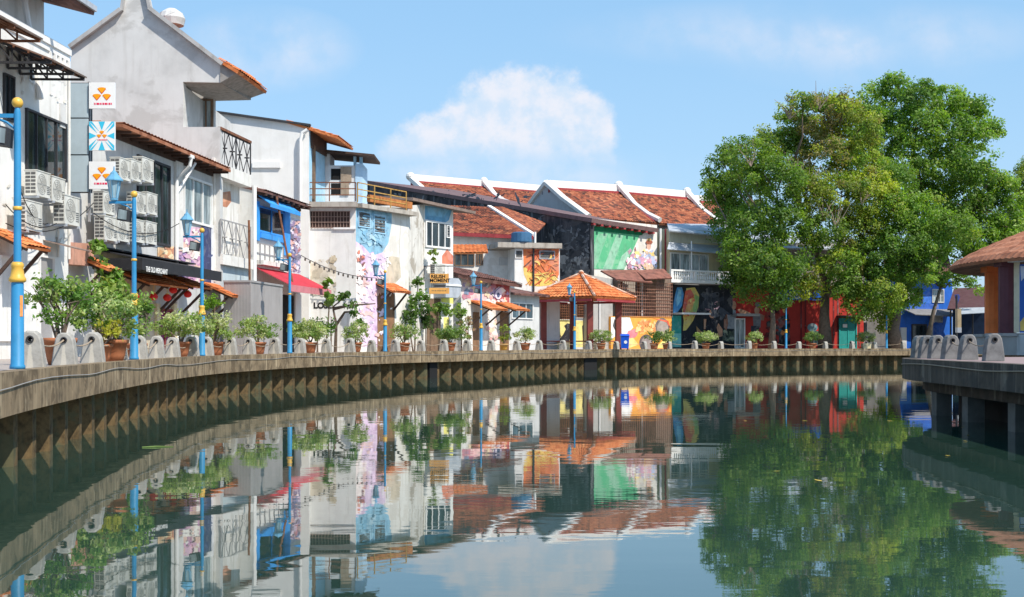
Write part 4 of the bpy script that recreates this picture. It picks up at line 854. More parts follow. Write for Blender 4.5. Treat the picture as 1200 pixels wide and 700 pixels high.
plain(W8, h, [(690.5, 265), (758, 270), (751, 276), (690.5, 270)], .05, .07, mat('dark_green_band', (.01, .19, .08), .8, .15, 2), 'net_top')
mural(W8, h, [(c_, p_) for c_, p_ in (((.17, .50, .29), [(692, 300), (700, 274), (712, 274), (697, 315), (692, 315)]), ((.24, .55, .36), [(706, 315), (722, 275), (730, 276), (716, 316)]), ((.30, .60, .42), [(722, 316), (728, 300), (739, 290), (736, 304), (731, 315)]))], 'net_folds', .052)
mural(W8, h, splats(41, 732, 292, 769, 318, [sr(240, 170, 190), sr(180, 190, 225), sr(250, 215, 120), sr(250, 240, 230), sr(225, 190, 160), sr(200, 140, 170)], 26, 1.5, 4) + [(sr(235, 225, 228), ell(759, 300, 6, 9)), (sr(225, 170, 145), ell(759.5, 289, 2.6, 4)), (sr(170, 90, 60), ell(760, 284, 4, 2.6)), (sr(210, 170, 90), ell(760, 281, 2.4, 1.6)), (sr(245, 205, 70), ell(759, 312, 6, 4)), (sr(150, 170, 215), ell(745, 305, 4, 8, a=.3)), (sr(225, 160, 195), ell(751, 304, 3, 7, a=-.3)), (sr(160, 60, 60), [(743, 290), (744, 290), (746, 302), (745, 302)])], 'mural', .075)
for px in (772, 778): k = MB(); u = W8.uz(px, 0)[0]; k.tube([W8.L(u, GZ, .2), W8.L(u, zof(268, 113.5), .2)], .10, 6); k.build('drainpipe', WTRIM if px == 772 else DRED, h)
# --- rows of white ridged tile roofs behind
def bay(par, r0, r1, e1, e0, trim=True):
    k = MB(); k.tiles(P(*e0), P(*e1), P(*r1), P(*r0), .32, .07, .4, .2); rf = k.build('tile_roof', TILE_R, par)
    k = MB(); a, b_ = P(*r0), P(*r1); k.hexa([a + Vector((0, -.25, -.1)), b_ + Vector((0, -.25, -.1)), b_ + Vector((0, .3, -.1)), a + Vector((0, .3, -.1))], [a + Vector((0, -.18, .78)), b_ + Vector((0, -.18, .78)), b_ + Vector((0, .2, .78)), a + Vector((0, .2, .78))]); k.build('ridge', RIDGEW, rf)
    k = MB(); k.bar(a + Vector((0, -.35, -.28)), b_ + Vector((0, -.35, -.28)), .3, .55); k.bar(P(*r1) + Vector((-.45, 0, -.1)), P(*e1) + Vector((-.45, 0, .15)), .5, .25); k.build('red_trim', DRED, rf)
    k = MB(); p = P(*r1); q = P(*e1); k.tube([p + Vector((0, -.1, .7)), p.lerp(q, .4) + Vector((0, 0, .05)), p.lerp(q, .75) + Vector((0, 0, .1)), q + Vector((.1, -.2, .35))], [.36, .3, .3, .3], 6); k.ellipsoid(p + Vector((0, 0, .7)), (.5, .5, .5), 10, 6); k.build('verge', RIDGEW, rf); return rf
h = thing('shophouse', G(720, 138), 'two bay shophouse with orange tiled roof, white ridge and grey triangular gable', 'house')
bay(h, (643, 220, 135), (725, 225, 140), (772, 262, 135.5), (695, 256, 130)); bay(h, (727, 225, 140), (805, 232, 145.5), (852, 268, 141), (773, 262, 135.5))
k = MB(); q = [P(640, 214, 135), P(686, 251, 130.3), P(686, 300, 130.3), P(612, 300, 139), P(612, 250, 139)]; d = Vector((.3, .25, 0)); k.hexa(q, [x + d for x in q]); k.build('gable_wall', GABLEG, h)
k = MB(); k.tube([P(612, 252, 138.9), P(626, 232, 137), P(640, 214, 134.9)], .32, 6); k.tube([P(640, 214, 134.9), P(660, 232, 133), P(690, 254, 130)], .36, 6); k.build('gable_coping', RIDGEW, h)
k = MB(); k.hexa([P(700, 400, 131.5), P(850, 400, 141.8), P(815, 400, 152), P(650, 400, 140)], [P(698, 258, 131.5), P(850, 270, 141.8), P(808, 270, 150), P(645, 258, 140)]); k.build('wall', SHADEW, h)
h = thing('shophouse', G(560, 155), 'rear shophouse row with long white ridge showing above the dark side wall', 'house')
bay(h, (482, 212, 152), (567, 219, 157), (598, 242, 152), (512, 238, 147)); bay(h, (569, 219, 157), (640, 225, 161), (668, 248, 156), (600, 243, 152))
k = MB(); k.ellipsoid(P(481, 207, 152), (.55, .55, .5), 10, 6); k.bar(P(481, 209, 152), P(500, 226, 149), .6, .5); k.build('verge_end', RIDGEW, h)
k = MB(); k.hexa([P(514, 400, 148), P(668, 400, 157), P(668, 400, 166), P(490, 400, 160)], [P(514, 239, 148), P(667, 250, 157), P(655, 245, 164), P(490, 236, 158)]); k.build('wall', SHADEW, h)
h = thing('distant_house', G(830, 175), 'distant tiled roof with white ridge glimpsed left of the dark tree', 'house')
bay(h, (800, 236, 172), (850, 236, 176), (862, 250, 172), (808, 252, 168)); k = MB(); k.hexa([P(808, 400, 169), P(862, 400, 173), P(858, 400, 182), P(800, 400, 178)], [P(808, 254, 169), P(862, 252, 173), P(858, 252, 180), P(800, 252, 176)]); k.build('wall', SHADEW, h)
# --- yellow wall behind the pavilion
W9 = Wall(606, 99.5, 716, 105)
h = thing('courtyard_wall', W9.base(660), 'yellow courtyard wall with black silhouettes and rusty window grilles behind the pavilion', 'wall')
plain(W9, h, [(606, 350), (716, 352), (716, 'g'), (606, 'g')], -1, 0, PALE)
mural(W9, h, [(sr(232, 215, 120), [(626, 374), (686, 376), (686, 407), (626, 407)]), (sr(246, 240, 150), [(632, 380), (645, 378), (648, 398), (634, 400)]), (sr(245, 245, 240), [(643, 358), (651, 358), (651, 402), (645, 402)]), (sr(40, 40, 48), [(655, 398), (660, 392), (663, 386), (661, 382), (665, 379), (670, 380), (669, 390), (667, 400), (662, 405)]), (sr(40, 40, 48), [(643, 388), (646, 382), (647, 392), (645, 400)]), (sr(60, 55, 62), [(682, 382), (686, 380), (687, 398), (683, 400)]), (sr(120, 90, 60), [(651, 388), (658, 394), (656, 396), (650, 391)])], 'silhouette_mural')
grille(W9, h, 626, 352, 637, 373, 5, 6, RUST, .05, .05, DWOOD); grille(W9, h, 651, 356, 668, 374, 7, 6, RUST, .05, .05, DWOOD); grille(W9, h, 676, 354, 686, 372, 5, 6, RUST, .05, .05, DWOOD)
# --- yard with rusty cage and the orange mural
W10 = Wall(716, 104.5, 787, 110)
h = house('caged_yard', W10, 750, 'rusty caged yard with orange mural wall beneath a shabby sheet roof', 'yard shed')
plain(W10, h, [(716, 371), (787, 371), (787, 'g'), (716, 'g')], -.3, 0, mat('orange_mural_wall', sr(240, 165, 75), .8, .12, 1.5, .2, sr(230, 190, 130)), 'mural_wall')
mural(W10, h, [(sr(238, 235, 230), [(716, 372), (738, 372), (742, 384), (730, 396), (724, 392), (716, 398)]), (sr(60, 55, 60), [(720, 374), (724, 380), (721, 388), (718, 382)]), (sr(235, 120, 130), [(736, 388), (750, 384), (746, 394), (738, 400), (733, 396)]), (sr(245, 180, 90), [(752, 374), (756, 374), (750, 386), (744, 386)]), (sr(120, 105, 100), ell(776, 384, 8.5, 11)), (sr(165, 150, 140), ell(776.5, 385, 6.5, 9.5)), (sr(105, 90, 90), ell(757, 402, 8, 10)), (sr(150, 135, 130), ell(757.5, 403, 6, 9)), (sr(250, 205, 110), [(728, 398), (742, 396), (748, 404), (738, 408), (728, 408)]), (sr(230, 90, 45), [(764, 373), (783, 376), (786, 386), (781, 378)]), (sr(225, 215, 110), [(784, 392), (787, 390), (787, 408), (766, 408), (772, 404)])] + splats(51, 744, 374, 768, 392, [sr(250, 180, 85), sr(235, 140, 60), sr(248, 200, 120)], 14, 1.5, 4), 'mural')
grille(W10, h, 724, 331, 787, 371, 26, 10, mat('rust_pink_mesh', (.34, .17, .12), .8, .3, 4), .02, .035, None, 'cage_mesh')
k = MB(); W10.boxpx(k, 716, 326, 787, 371, -3.6, -2.4); k.build('rear_wall', mat('dirty_render', (.40, .35, .30), .9, .2, 1.2, .6, (.15, .1, .08), blotch=.5), h)
k = MB(); W10.boxpx(k, 771, 320, 788, 371, -2.3, -.2); k.build('brown_shutter', mat('brown_sheet', (.22, .16, .13), .8, .2, 3, .5), h)
for px, m_ in ((728, RUST), (748, RUST), (752, WTRIM), (762, RUST), (766, PALE)):
    k = MB(); W10.boxpx(k, px, 330, px + (5 if m_ is PALE else 1.6), 371, -1.6, -1.5, -1.5); k.build('yard_post', m_, h)
for a, b_, c_, d_, m_ in ((729, 346, 747, 360, WOOD), (753, 340, 761, 370, RUSTS), (718, 338, 727, 350, DWOOD)): k = MB(); W10.boxpx(k, a, b_, c_, d_, -2.0, -1.4, -1.5); k.build('stored_board', m_, h)
k = MB(); k.slab([P(722, 327, 104.5), P(765, 331, 107), P(748, 316, 109), P(704, 317, 107)], .12); k.slab([P(757, 327, 106.5), P(788, 326, 109), P(778, 315, 110), P(745, 317, 108.5)], .1); k.build('sheet_roof', mat('rusty_roof_sheet', (.24, .10, .075), .85, .35, 2, .6, (.12, .08, .07)), h)
WG2 = Wall(688, 103, 718, 105); h = house('side_wall', WG2, 700, 'plain grey wall strip with white pipe between pavilion and rusty cage', 'wall')
plain(WG2, h, [(688, 322), (718, 327), (718, 'g'), (688, 'g')], -2, 0, mat('grey_wall_strip', (.40, .385, .365), .85, .12, 1.5, .45)); k = MB(); k.tube([WG2.L(1.35, GZ, .1), WG2.L(1.35, zof(330, 104), .1)], .06, 6); k.build('pipe', WTRIM, h)
# --- cream house with balcony above the black mural wall
WC = Wall(778, 113.3, 852, 118.5); WM = Wall(787, 112.2, 866, 116.8)
h = house('shophouse', WC, 815, 'cream house with curtained windows and white balustrade above a black mural wall', 'house')
plain(WC, h, [(784, 268), (850, 273), (850, 330), (784, 330)], -7, 0, CREAM, 'upper_wall')
plain(WC, h, [(784, 268), (850, 272), (850, 286), (784, 284)], .01, .06, mat('pale_cream_fascia', (.66, .63, .52), .8, .06, 2, .2), 'fascia')
k = MB(); k.slab([P(784, 270, 112), P(852, 277, 117), P(850, 263, 124), P(782, 262, 119)], .12); k.build('tin_roof', GALV, h)
k = MB(); k.slab([P(782, 292, 111.5), P(846, 297, 116), P(846, 288, 118), P(784, 284, 113)], .06); k.build('sheet_awning', GALV, h)
window(WC, h, 785, 297, 830, 322, 4, 1, WTRIM, GGREY, fw=.12)
plain(WM, h, [(787, 333), (862, 336), (862, 'g'), (787, 'g')], -6, .02, mat('black_mural_wall', (.022, .026, .034), .8, .2, 2, .3, (.06, .08, .10)), 'lower_wall')
for a in (798.8, 865): k = MB(); u = WC.uz(a, 0)[0]; k.tube([WC.L(u, zof(330, 115), 1.2), WC.L(u, zof(284 if a < 800 else 300, 115), 1.2)], .06, 6); k.build('awning_post', WTRIM, h)
WBl = Wall(786, 110.6, 896, 117); k = MB(); u0, u1, z0, z1 = WBl.rect(786, 318, 896, 333)
WBl.bx(k, u0, u1, z1 - .14, z1, -.16, .06); WBl.bx(k, u0, u1, z0, z0 + .28, -1.8, .08)
for i in range(5): c = u0 + (u1 - u0 - .3) * i / 4; WBl.bx(k, c, c + .3, z0 + .28, z1 - .14, -.14, .04)
k.build('balustrade', WTRIM, h); k = MB()
n = 44
for i in range(n):
    c = WBl.L(u0 + .2 + (u1 - u0 - .4) * (i + .5) / n, z0 + .28, -.05); k.lathe([(.05, 0), (.075, .12), (.085, .25), (.045, .45), (.04, .6), (.06, z1 - z0 - .42)], c, 6)
k.build('balusters', WTRIM, h)
SK = sr(205, 150, 115); SK2 = sr(165, 110, 85)
mural(WM, h, [(sr(20, 170, 160), [(787, 370), (798, 370), (798, 407), (787, 407)]), (sr(120, 215, 205), [(788, 391), (798, 391), (798, 407), (788, 407)]), (sr(45, 150, 215), [(793, 337), (799, 337), (801, 345), (799, 358), (794, 366), (788.5, 367), (789, 356), (791, 345)]), (sr(120, 200, 235), [(795, 339), (798, 340), (798, 352), (793, 360), (792, 352)]), (sr(225, 205, 95), [(804, 338), (814, 337), (819, 346), (818, 360), (812, 376), (804, 387), (800, 388), (801, 376), (799, 364), (803, 350)]), (sr(225, 90, 60), [(803, 341), (809, 339), (813, 346), (806, 362), (800, 370), (800, 360)]), (sr(240, 170, 80), [(806, 352), (813, 347), (812, 358), (804, 372), (801, 372)]), (sr(150, 190, 100), [(814, 345), (819, 348), (817, 362), (812, 372), (812, 360)])]
      + splats(61, 801, 344, 815, 376, [sr(235, 120, 70), sr(245, 215, 120), sr(215, 80, 60)], 12, .8, 2)
      + splats(62, 820, 336, 858, 376, [sr(52, 60, 74), sr(30, 36, 48), sr(75, 82, 96), sr(42, 46, 58)], 26, 1.5, 6)
      + [(sr(215, 165, 180), ell(829, 359, 4.5, 5)), (sr(220, 170, 185), ell(838, 358, 4.5, 5)), (sr(165, 170, 110), ell(833.5, 354, 3, 4)), (SK, ell(833.5, 368, 3.4, 5)), (sr(30, 34, 46), [(826, 376), (833, 373), (841, 376), (843, 392), (826, 392)]), (SK, [(841, 379), (846, 386), (846, 394), (834, 397), (832, 395), (841, 391), (839, 384)]), (SK, [(824, 374), (827, 374), (826, 386), (824, 386)]), (sr(165, 125, 70), [(815, 382), (822, 390), (824, 400), (817, 398)]), (sr(120, 150, 90), ell(832, 397, 8, 3))]
      + [(sr(150, 160, 170), ell(851, 351, 6, 7)), (sr(28, 32, 42), ell(852, 352, 4, 5)), (SK, ell(859.5, 358, 3, 5.2)), (sr(190, 40, 45), [(855, 354), (857, 349.5), (862, 349), (863, 353), (858, 353.5)]), (sr(150, 160, 172), [(848, 366), (856, 362), (862, 364), (862, 386), (850, 385)]), (SK2, [(848, 368), (852, 368), (853, 380), (851, 388), (848, 384)]), (sr(70, 84, 70), splats(1, 846, 384, 862, 404, [0], 1, 6, 6.2)[0][1])] + splats(63, 846, 386, 860, 406, [sr(150, 160, 130), sr(40, 50, 45), sr(95, 110, 85)], 14, .6, 2) + splats(64, 800, 392, 826, 406, [sr(62, 66, 70), sr(95, 90, 85), sr(40, 44, 50)], 14, .8, 3), 'mural', .03)
k = MB(); WM.boxpx(k, 788, 367, 822, 369, 0, 1.2); k.build('door_hood', WTRIM, h)
# --- red mural building under the trees
WR = Wall(862, 116.6, 1012, 119.5)
h = house('shophouse', WR, 930, 'long red painted building with blue sign and teal doors under the big trees', 'house')
plain(WR, h, [(862, 334), (1012, 336), (1012, 'g'), (862, 'g')], -6, 0, REDP)
plain(WR, h, [(852, 284), (1018, 284), (1018, 335), (852, 335)], -7, -.8, SHADEW, 'upper_wall')
k = MB(); k.slab([WR.L(-1, zof(290, 117), .2), WR.L(WR.len + 1, zof(290, 117), .2), WR.L(WR.len + 1, zof(268, 117), -6), WR.L(-1, zof(268, 117), -6)], .15); k.build('roof', GALV, h)
mural(WR, h, [(SK, ell(887, 364, 3, 4.5)), (sr(110, 110, 120), ell(888, 357, 3.6, 3)), (sr(120, 120, 130), [(882, 370), (888, 368), (892, 372), (891, 384), (883, 384)]), (SK, [(864, 363), (868, 362), (880, 367), (880, 370), (868, 368)]), (SK2, [(891, 368), (896, 370), (895, 376), (891, 375)]), (sr(55, 60, 75), [(880, 382), (890, 382), (888, 398), (880, 396)])] + splats(71, 896, 352, 926, 405, [sr(60, 25, 30), sr(110, 30, 30), sr(150, 45, 35), sr(70, 60, 60), sr(30, 30, 40)], 22, 1.5, 4.5) + [(sr(35, 35, 42), [(912, 372), (924, 368), (926, 405), (913, 405)]), (sr(230, 130, 45), ell(917, 390, 2.5, 3)), (sr(215, 170, 70), ell(919, 362, 2, 5)), (sr(35, 110, 160), ell(914, 384, 2, 6)), (sr(110, 150, 160), ell(952, 384, 6, 5)), (sr(70, 100, 100), ell(957, 396, 10, 8)), (sr(190, 200, 200), ell(952, 381, 2.5, 2))]
      + [(sr(120, 22, 30), [(a, 338), (a + 1.6, 338), (a + 1.6, 407), (a, 407)]) for a in (938, 943, 969, 976, 981, 1006)], 'mural')
window(WR, h, 860.5, 373, 873, 'g', 2, 1, WTRIM, GGREY, name='door', fw=.14, o=.12)
k = MB(); WR.boxpx(k, 857, 368, 884, 371, 0, 1.3); k.build('door_hood', mat('grey_hood', (.38, .37, .37), .8, .1), h)
window(WR, h, 983, 373, 1004, 'g', 2, 1, TEAL, mat('teal_door_leaf', (.02, .26, .24), .6, .12, 2), name='door', fw=.12, o=.05)
k = MB(); WR.boxpx(k, 987, 380, 992, 384, .08, .15); k.build('door_notice', WTRIM, h); k = MB(); WR.boxpx(k, 980, 370, 1008, 372, 0, .9); k.build('door_hood', DARKST, h)
sg = thing('shop_sign', WR.L(WR.uz(938, 0)[0], zof(350, 117.7), .1), 'long dark blue sign with a white ring emblem above the red wall', 'sign')
k = MB(); WR.boxpx(k, 914, 340, 965, 352, .02, .16); k.build('board', DEEPB, sg)
k = MB(); u, z = WR.uz(933, 346)
def ring(W, u, z, r0, r1, o, n=24): 
    vs = [W.L(u + r * math.cos(2 * math.pi * i / n), z + r * math.sin(2 * math.pi * i / n), o) for r in (r0, r1) for i in range(n)]; return vs, [(i, (i + 1) % n, n + (i + 1) % n, n + i) for i in range(n)]
k.add(*ring(WR, u, z, .24, .36, .166)); k.add(*ring(WR, u, z, .02, .12, .166))
for a in (917, 920.5, 924): WR.boxpx(k, a, 343, a + 2.2, 345, .16, .168); WR.boxpx(k, a + .8, 343, a + 1.4, 350, .16, .168)
k.build('emblem', WTRIM, sg)
# --- fence, grey shed, blue house, dark shed
h = thing('shed', G(1025, 119.5), 'low grey shed with pale plank front behind the white metal fence', 'shed')
WH = Wall(1008, 119.6, 1042, 120); plain(WH, h, [(1008, 350), (1042, 350), (1042, 'g'), (1008, 'g')], -3, 0, mat('pale_plank', (.42, .38, .35), .85, .2, 2, .6, (.2, .18, .17)))
k = MB(); WH.boxpx(k, 1010, 378, 1016, 396, 0, .04); k.build('dark_opening', BLACK, h); k = MB(); WH.boxpx(k, 1006, 345, 1043, 350, -3.2, .5); k.build('roof', DARKST, h)
WN = Wall(1015, 114.6, 1039, 114.9); h = thing('metal_fence', WN.base(1027), 'white upright metal fence between potted plant and big trunk', 'fence')
k = MB(); u0, u1, z0, z1 = WN.rect(1015, 373, 1039, 'g')
for i in range(20): c = u0 + (u1 - u0) * i / 19; WN.bx(k, c - .02, c + .02, z0, z1, -.02, .02)
WN.bx(k, u0, u1, z1 - .08, z1, .02, .05); WN.bx(k, u0, u1, z0 + .15, z0 + .22, .02, .05); k.build('bars', GALV, h)
WX = Wall(1038, 121, 1116, 124); h = house('shophouse', WX, 1075, 'bright blue two storey house behind the trees with sheet canopy over its door', 'house')
plain(WX, h, [(1038, 322), (1100, 318), (1116, 330), (1116, 'g'), (1038, 'g')], -6, 0, DEEPB)
mural(WX, h, [(sr(20, 110, 215), [(1075, 328), (1092, 322), (1098, 345), (1090, 356), (1062, 354), (1066, 342)]), (sr(15, 95, 200), [(1040, 355), (1100, 357), (1100, 366), (1040, 364)]), (sr(20, 105, 210), [(1092, 382), (1106, 380), (1108, 407), (1090, 407)])], 'sunlit_blue_patch')  # brighter blue areas are sun patches painted onto the wall
k = MB(); k.slab([P(1036, 322, 119), P(1118, 324, 122.4), P(1110, 296, 128), P(1036, 296, 126)], .2); k.build('roof', TILE_D, h)
window(WX, h, 1092, 339, 1106, 355, 3, 2, PALE, GGREY, fw=.1); window(WX, h, 1068, 338, 1081, 354, 2, 1, DARKST, GDARK, fw=.1)
k = MB(); k.slab([WX.L(WX.uz(1058, 0)[0], zof(369, 122), 1.8), WX.L(WX.uz(1112, 0)[0], zof(371, 122), 1.8), WX.L(WX.uz(1112, 0)[0], zof(362, 122), .02), WX.L(WX.uz(1058, 0)[0], zof(362, 122), .02)], .08); k.build('sheet_canopy', mat('grey_canopy_sheet', (.22, .22, .23), .7, .2, 3, .4), h)
window(WX, h, 1068, 380, 1086, 'g', 1, 1, DARKST, GDARK, name='doorway', fw=.15); k = MB(); WX.boxpx(k, 1055, 384, 1062, 'g', 0, .06); k.build('door_panel', PALE, h); k = MB(); WX.boxpx(k, 1087, 382, 1093, 'g', 0, .06); k.build('door_panel', PALE, h)
WY = Wall(1112, 119, 1168, 117); h = house('open_shed', WY, 1140, 'dark open shed with maroon sheet roof behind the round pavilion', 'shed')
plain(WY, h, [(1112, 352), (1168, 352), (1168, 'g'), (1112, 'g')], -4, -2, mat('navy_shed_wall', (.012, .03, .07), .8, .2)); k = MB(); k.slab([P(1110, 362, 115), P(1170, 362, 113), P(1168, 336, 121), P(1118, 338, 122)], .15); k.build('roof', mat('maroon_sheet', (.10, .045, .05), .8, .2, 2, .4), h)
k = MB()
for px in (1114, 1140, 1165): k.tube([G(px, 115.4 - (px - 1112) * .03), P(px, 364, 115.4 - (px - 1112) * .03)], .08, 6)
k.build('posts', DARKST, h)
k = MB(); k.slab([P(1122, 368, 111), P(1160, 366, 111), P(1160, 360, 114), P(1124, 361, 114)], .05); tag(k.build('tarpaulin', GALV), 'pale grey sheet awning stretched before the dark shed', 'awning')
# ------------------------------------------------------------------ tiled pavilion
c = Vector(((681 - CX) / F * 97, 97)); Rr = 4.3; ph = R(-80); zE = zof(350, 97); zA = zof(321.5, 97)
pv = thing('pavilion', (c.x, c.y, GZ), 'open pavilion with orange tiled pyramid roof and maroon posts on the promenade', 'pavilion')
cor = [Vector((c.x + Rr * math.cos(ph + i * math.pi / 2), c.y + Rr * math.sin(ph + i * math.pi / 2), zE)) for i in range(4)]; ap = Vector((c.x, c.y, zA))
k = MB()
for i in range(4): k.tiles(cor[i], cor[(i + 1) % 4], ap + Vector((.01, 0, 0)), ap, .33, .06, .36, .16, .045)
rf = k.build('tile_roof', TILE_O, pv)
k = MB()
for i in range(4):
    pts = [cor[i].lerp(ap, t / 10) + Vector((0, 0, .08)) for t in range(11)]; k.tube(pts, .11, 6)
k.ellipsoid(ap + Vector((0, 0, .1)), (.22, .22, .22), 8, 6); k.build('hip_ridge', tilemat('lichened_hip_tiles', [(.3, (.42, .13, .05)), (.55, (.55, .35, .25)), (.8, (.66, .55, .46))], 3), rf)
k = MB()
for i in range(4): k.bar(cor[i].lerp(cor[(i + 1) % 4], .04) + Vector((0, 0, -.24)), cor[i].lerp(cor[(i + 1) % 4], .96) + Vector((0, 0, -.24)), .12, .16)
k.build('eave_board', DRED, rf)
for i in range(4):
    a = ph + i * math.pi / 2; q = (c.x + 2.9 * math.cos(a), c.y + 2.75 * math.sin(a)); k = MB(); hw = .29
    b0 = [(q[0] + hw * math.cos(a + math.pi / 4 + j * math.pi / 2), q[1] + hw * math.sin(a + math.pi / 4 + j * math.pi / 2)) for j in range(4)]
    k.hexa([(x, y, GZ) for x, y in b0], [(x, y, zE + .35) for x, y in b0]); k.build('post', MAROON, pv)
k = MB()
for i in range(4):
    a = ph + i * math.pi / 2; b2 = a + math.pi / 2; p = Vector((c.x + 2.9 * math.cos(a), c.y + 2.75 * math.sin(a), 0)); q = Vector((c.x + 2.75 * math.cos(b2), c.y + 2.75 * math.sin(b2), 0))
    k.bar(p.lerp(q, .1) + Vector((0, 0, GZ + .62)), p.lerp(q, .9) + Vector((0, 0, GZ + .62)), .45, .08)
k.build('bench_seat', MAROON, pv)
for i in range(4):
    k = MB(); a = ph + i * math.pi / 2 + math.pi / 4; p = Vector((c.x + 1.95 * math.cos(a), c.y + 1.95 * math.sin(a), GZ)); k.box(p.x - .16, p.x + .16, p.y - .16, p.y + .16, GZ, GZ + .58); k.build('bench_foot', CREAM, pv)
# ------------------------------------------------------------------ round pavilion on the right quay
c = Vector((26.5, 49)); Rr = 9.2; zE = 4.92; zA = 8.4
pv = thing('round_pavilion', (c.x, c.y, GZ), 'round pavilion with brown conical tile roof, orange and plum columns', 'pavilion')
k = MB(); nu = 360; nv = 40; vs = []
for j in range(nv + 1):
    t = j / nv; r = Rr * (1 - t) + .05; z = zE + (zA - zE) * (t ** .8) + .03 * (1 if j % 2 else 0)
    for i in range(nu): a = 2 * math.pi * i / nu; vs.append((c.x + r * math.cos(a), c.y + r * math.sin(a), z + (.035 if i % 2 else 0)))
fs = [(j * nu + i, j * nu + (i + 1) % nu, (j + 1) * nu + (i + 1) % nu, (j + 1) * nu + i) for j in range(nv) for i in range(nu)]
n0 = len(vs)
for j in range(2):
    r = Rr - .02 if j == 0 else .6; z = zE - .10 if j == 0 else zA - 1.0
    for i in range(nu): a = 2 * math.pi * i / nu; vs.append((c.x + r * math.cos(a), c.y + r * math.sin(a), z))
fs += [(i, (i + 1) % nu, n0 + (i + 1) % nu, n0 + i) for i in range(nu)] + [(n0 + i, n0 + (i + 1) % nu, n0 + nu + (i + 1) % nu, n0 + nu + i) for i in range(nu)]
k.add(vs, fs); rf = k.build('tile_roof', TILE_B, pv)
for (px, Y, m_, wd) in ((1163.5, 51, ORANGEP, .30), (1180.5, 47, PLUM, .30)):
    X = (px - CX) / F * Y; k = MB()
    flut = [(wd * (1 + .05 * (j % 2))) for j in range(24)]
    k.add([(X + flut[j] * math.cos(j * math.pi / 12), Y + flut[j] * math.sin(j * math.pi / 12), z) for z in (2.24, 4.9) for j in range(24)], [(j, (j + 1) % 24, 24 + (j + 1) % 24, 24 + j) for j in range(24)])
    k.box(X - .36, X + .36, Y - .36, Y + .36, 4.7, 4.93); k.build('column', m_, pv)
    k = MB(); k.box(X - .55, X + .55, Y - .5, Y + .5, GZ, 2.14); k.box(X - .62, X + .62, Y - .57, Y + .57, 2.142, 2.25); k.build('plinth', mat('plinth_plaster', (.36, .35, .34), .8, .12, 2, .4), pv)
for (px, Y) in ((1330, 47), (1360, 56)):
    X = (px - CX) / F * Y; k = MB(); k.lathe([(.3, 0), (.3, zE - GZ - .1)], (X, Y, GZ), 20); k.build('column', ORANGEP, pv)
WP = Wall(1189, 46.6, 1240, 44.8)
k = MB(); WP.bx(k, 0, 3, GZ, 2.2, -.3, 0); k.build('low_wall', mat('pale_low_wall', (.52, .52, .53), .8, .08, 2, .3), pv)
k = MB(); k.lathe([(.0, 0), (.26, .0), (.26, .05), (0, .05)], (0, 0, 0), 5); e = k.build('emblem', ORANGEP, pv); q = G(1181, 46.45, 1.82) - Vector((c.x, c.y, GZ)); e.location = q; e.rotation_euler = (R(90), 0, 0)
bn = thing('banner', WP.L(.2, 2.3, .05), 'tall blue and cream banner hanging beside the plum column', 'banner')
k = MB(); WP.boxpx(k, 1189, 305, 1196, 390, .02, .04); k.build('border_panel', mat('cream_banner', (.66, .58, .42), .8, .1, 3, .3, (.5, .25, .1)), bn); k = MB(); WP.boxpx(k, 1196, 309, 1230, 390, .02, .05); b1 = k.build('blue_panel', mat('blue_banner', (.03, .12, .45), .7, .1, 1), bn)
mural(WP, b1, [(sr(235, 190, 60), [(1196.5, 378), (1201, 372), (1206, 380), (1203, 388), (1197, 388)]), (sr(215, 70, 70), ell(1206, 372, 2, 4)), (sr(190, 200, 225), [(1197, 312), (1204, 312), (1203, 324), (1198, 330)])], 'printed_motif', .055)
k = MB(); WP.boxpx(k, 1188, 302, 1240, 306, 0, .3); k.build('rail', WTRIM, bn)
ib = thing('info_board', G(1120, 60), 'narrow yellow and grey board with blue pennant on a dark post', 'sign board')
k = MB(); k.tube([G(1121, 60), P(1121, 346, 60)], .05, 8); k.build('post', DARKST, ib); k = MB(); q = P(1123, 390, 60); k.box(q.x - .13, q.x + .13, q.y - .04, q.y + .02, q.z, P(0, 362, 60).z); k.build('board', mat('ochre_board', (.46, .36, .22), .7, .12, 5, .4), ib)
k = MB(); k.box(q.x - .14, q.x + .14, q.y - .042, q.y - .041, q.z, P(0, 384, 60).z); k.build('lower_panel', GALV, ib); k = MB(); q = P(1121, 346, 60); k.hexa([q + Vector((.02, -.01, -.5)), q + Vector((.02, .01, -.5)), q + Vector((.16, .01, -.1)), q + Vector((.16, -.01, -.1))], [q + Vector((-.1, -.01, .02)), q + Vector((-.1, .01, .02)), q + Vector((.1, .01, .04)), q + Vector((.1, -.01, .04))]); k.build('pennant', mat('pennant_blue', (.05, .08, .3), .7), ib)
# ------------------------------------------------------------------ signs, air conditioners, hoarding, bin
WZ = Wall(80, 39.35, 137, 39.35)
t = thing('panel_screen', P(92, 225, 39.35), 'tall pale blue metal panel screen in three bays beside the logo signs', 'screen')
k = MB(); WZ.boxpx(k, 81, 97, 104, 225, -.35, -.02); k.build('backing', DARKST, t)
for a, b_ in ((98, 138), (139.5, 181), (182.5, 225)): k = MB(); WZ.boxpx(k, 82, a, 103.5, b_, -.02, .03); k.build('panel', PANEL, t)
sp = thing('sign_post', P(105, 250, 39.35), 'slim steel post with brackets carrying the three logo signs', 'post')
k = MB(); k.bar(P(104.6, 260, 39.5), P(104.6, 96, 39.5), .07); k.bar(P(104.6, 120, 39.5), P(104.6, 120, 39.5) + Vector((-1, .2, 0)), .06); k.bar(P(104.6, 215, 39.5), P(104.6, 215, 39.5) + Vector((-1, .2, 0)), .06); k.build('post', GREYST, sp)
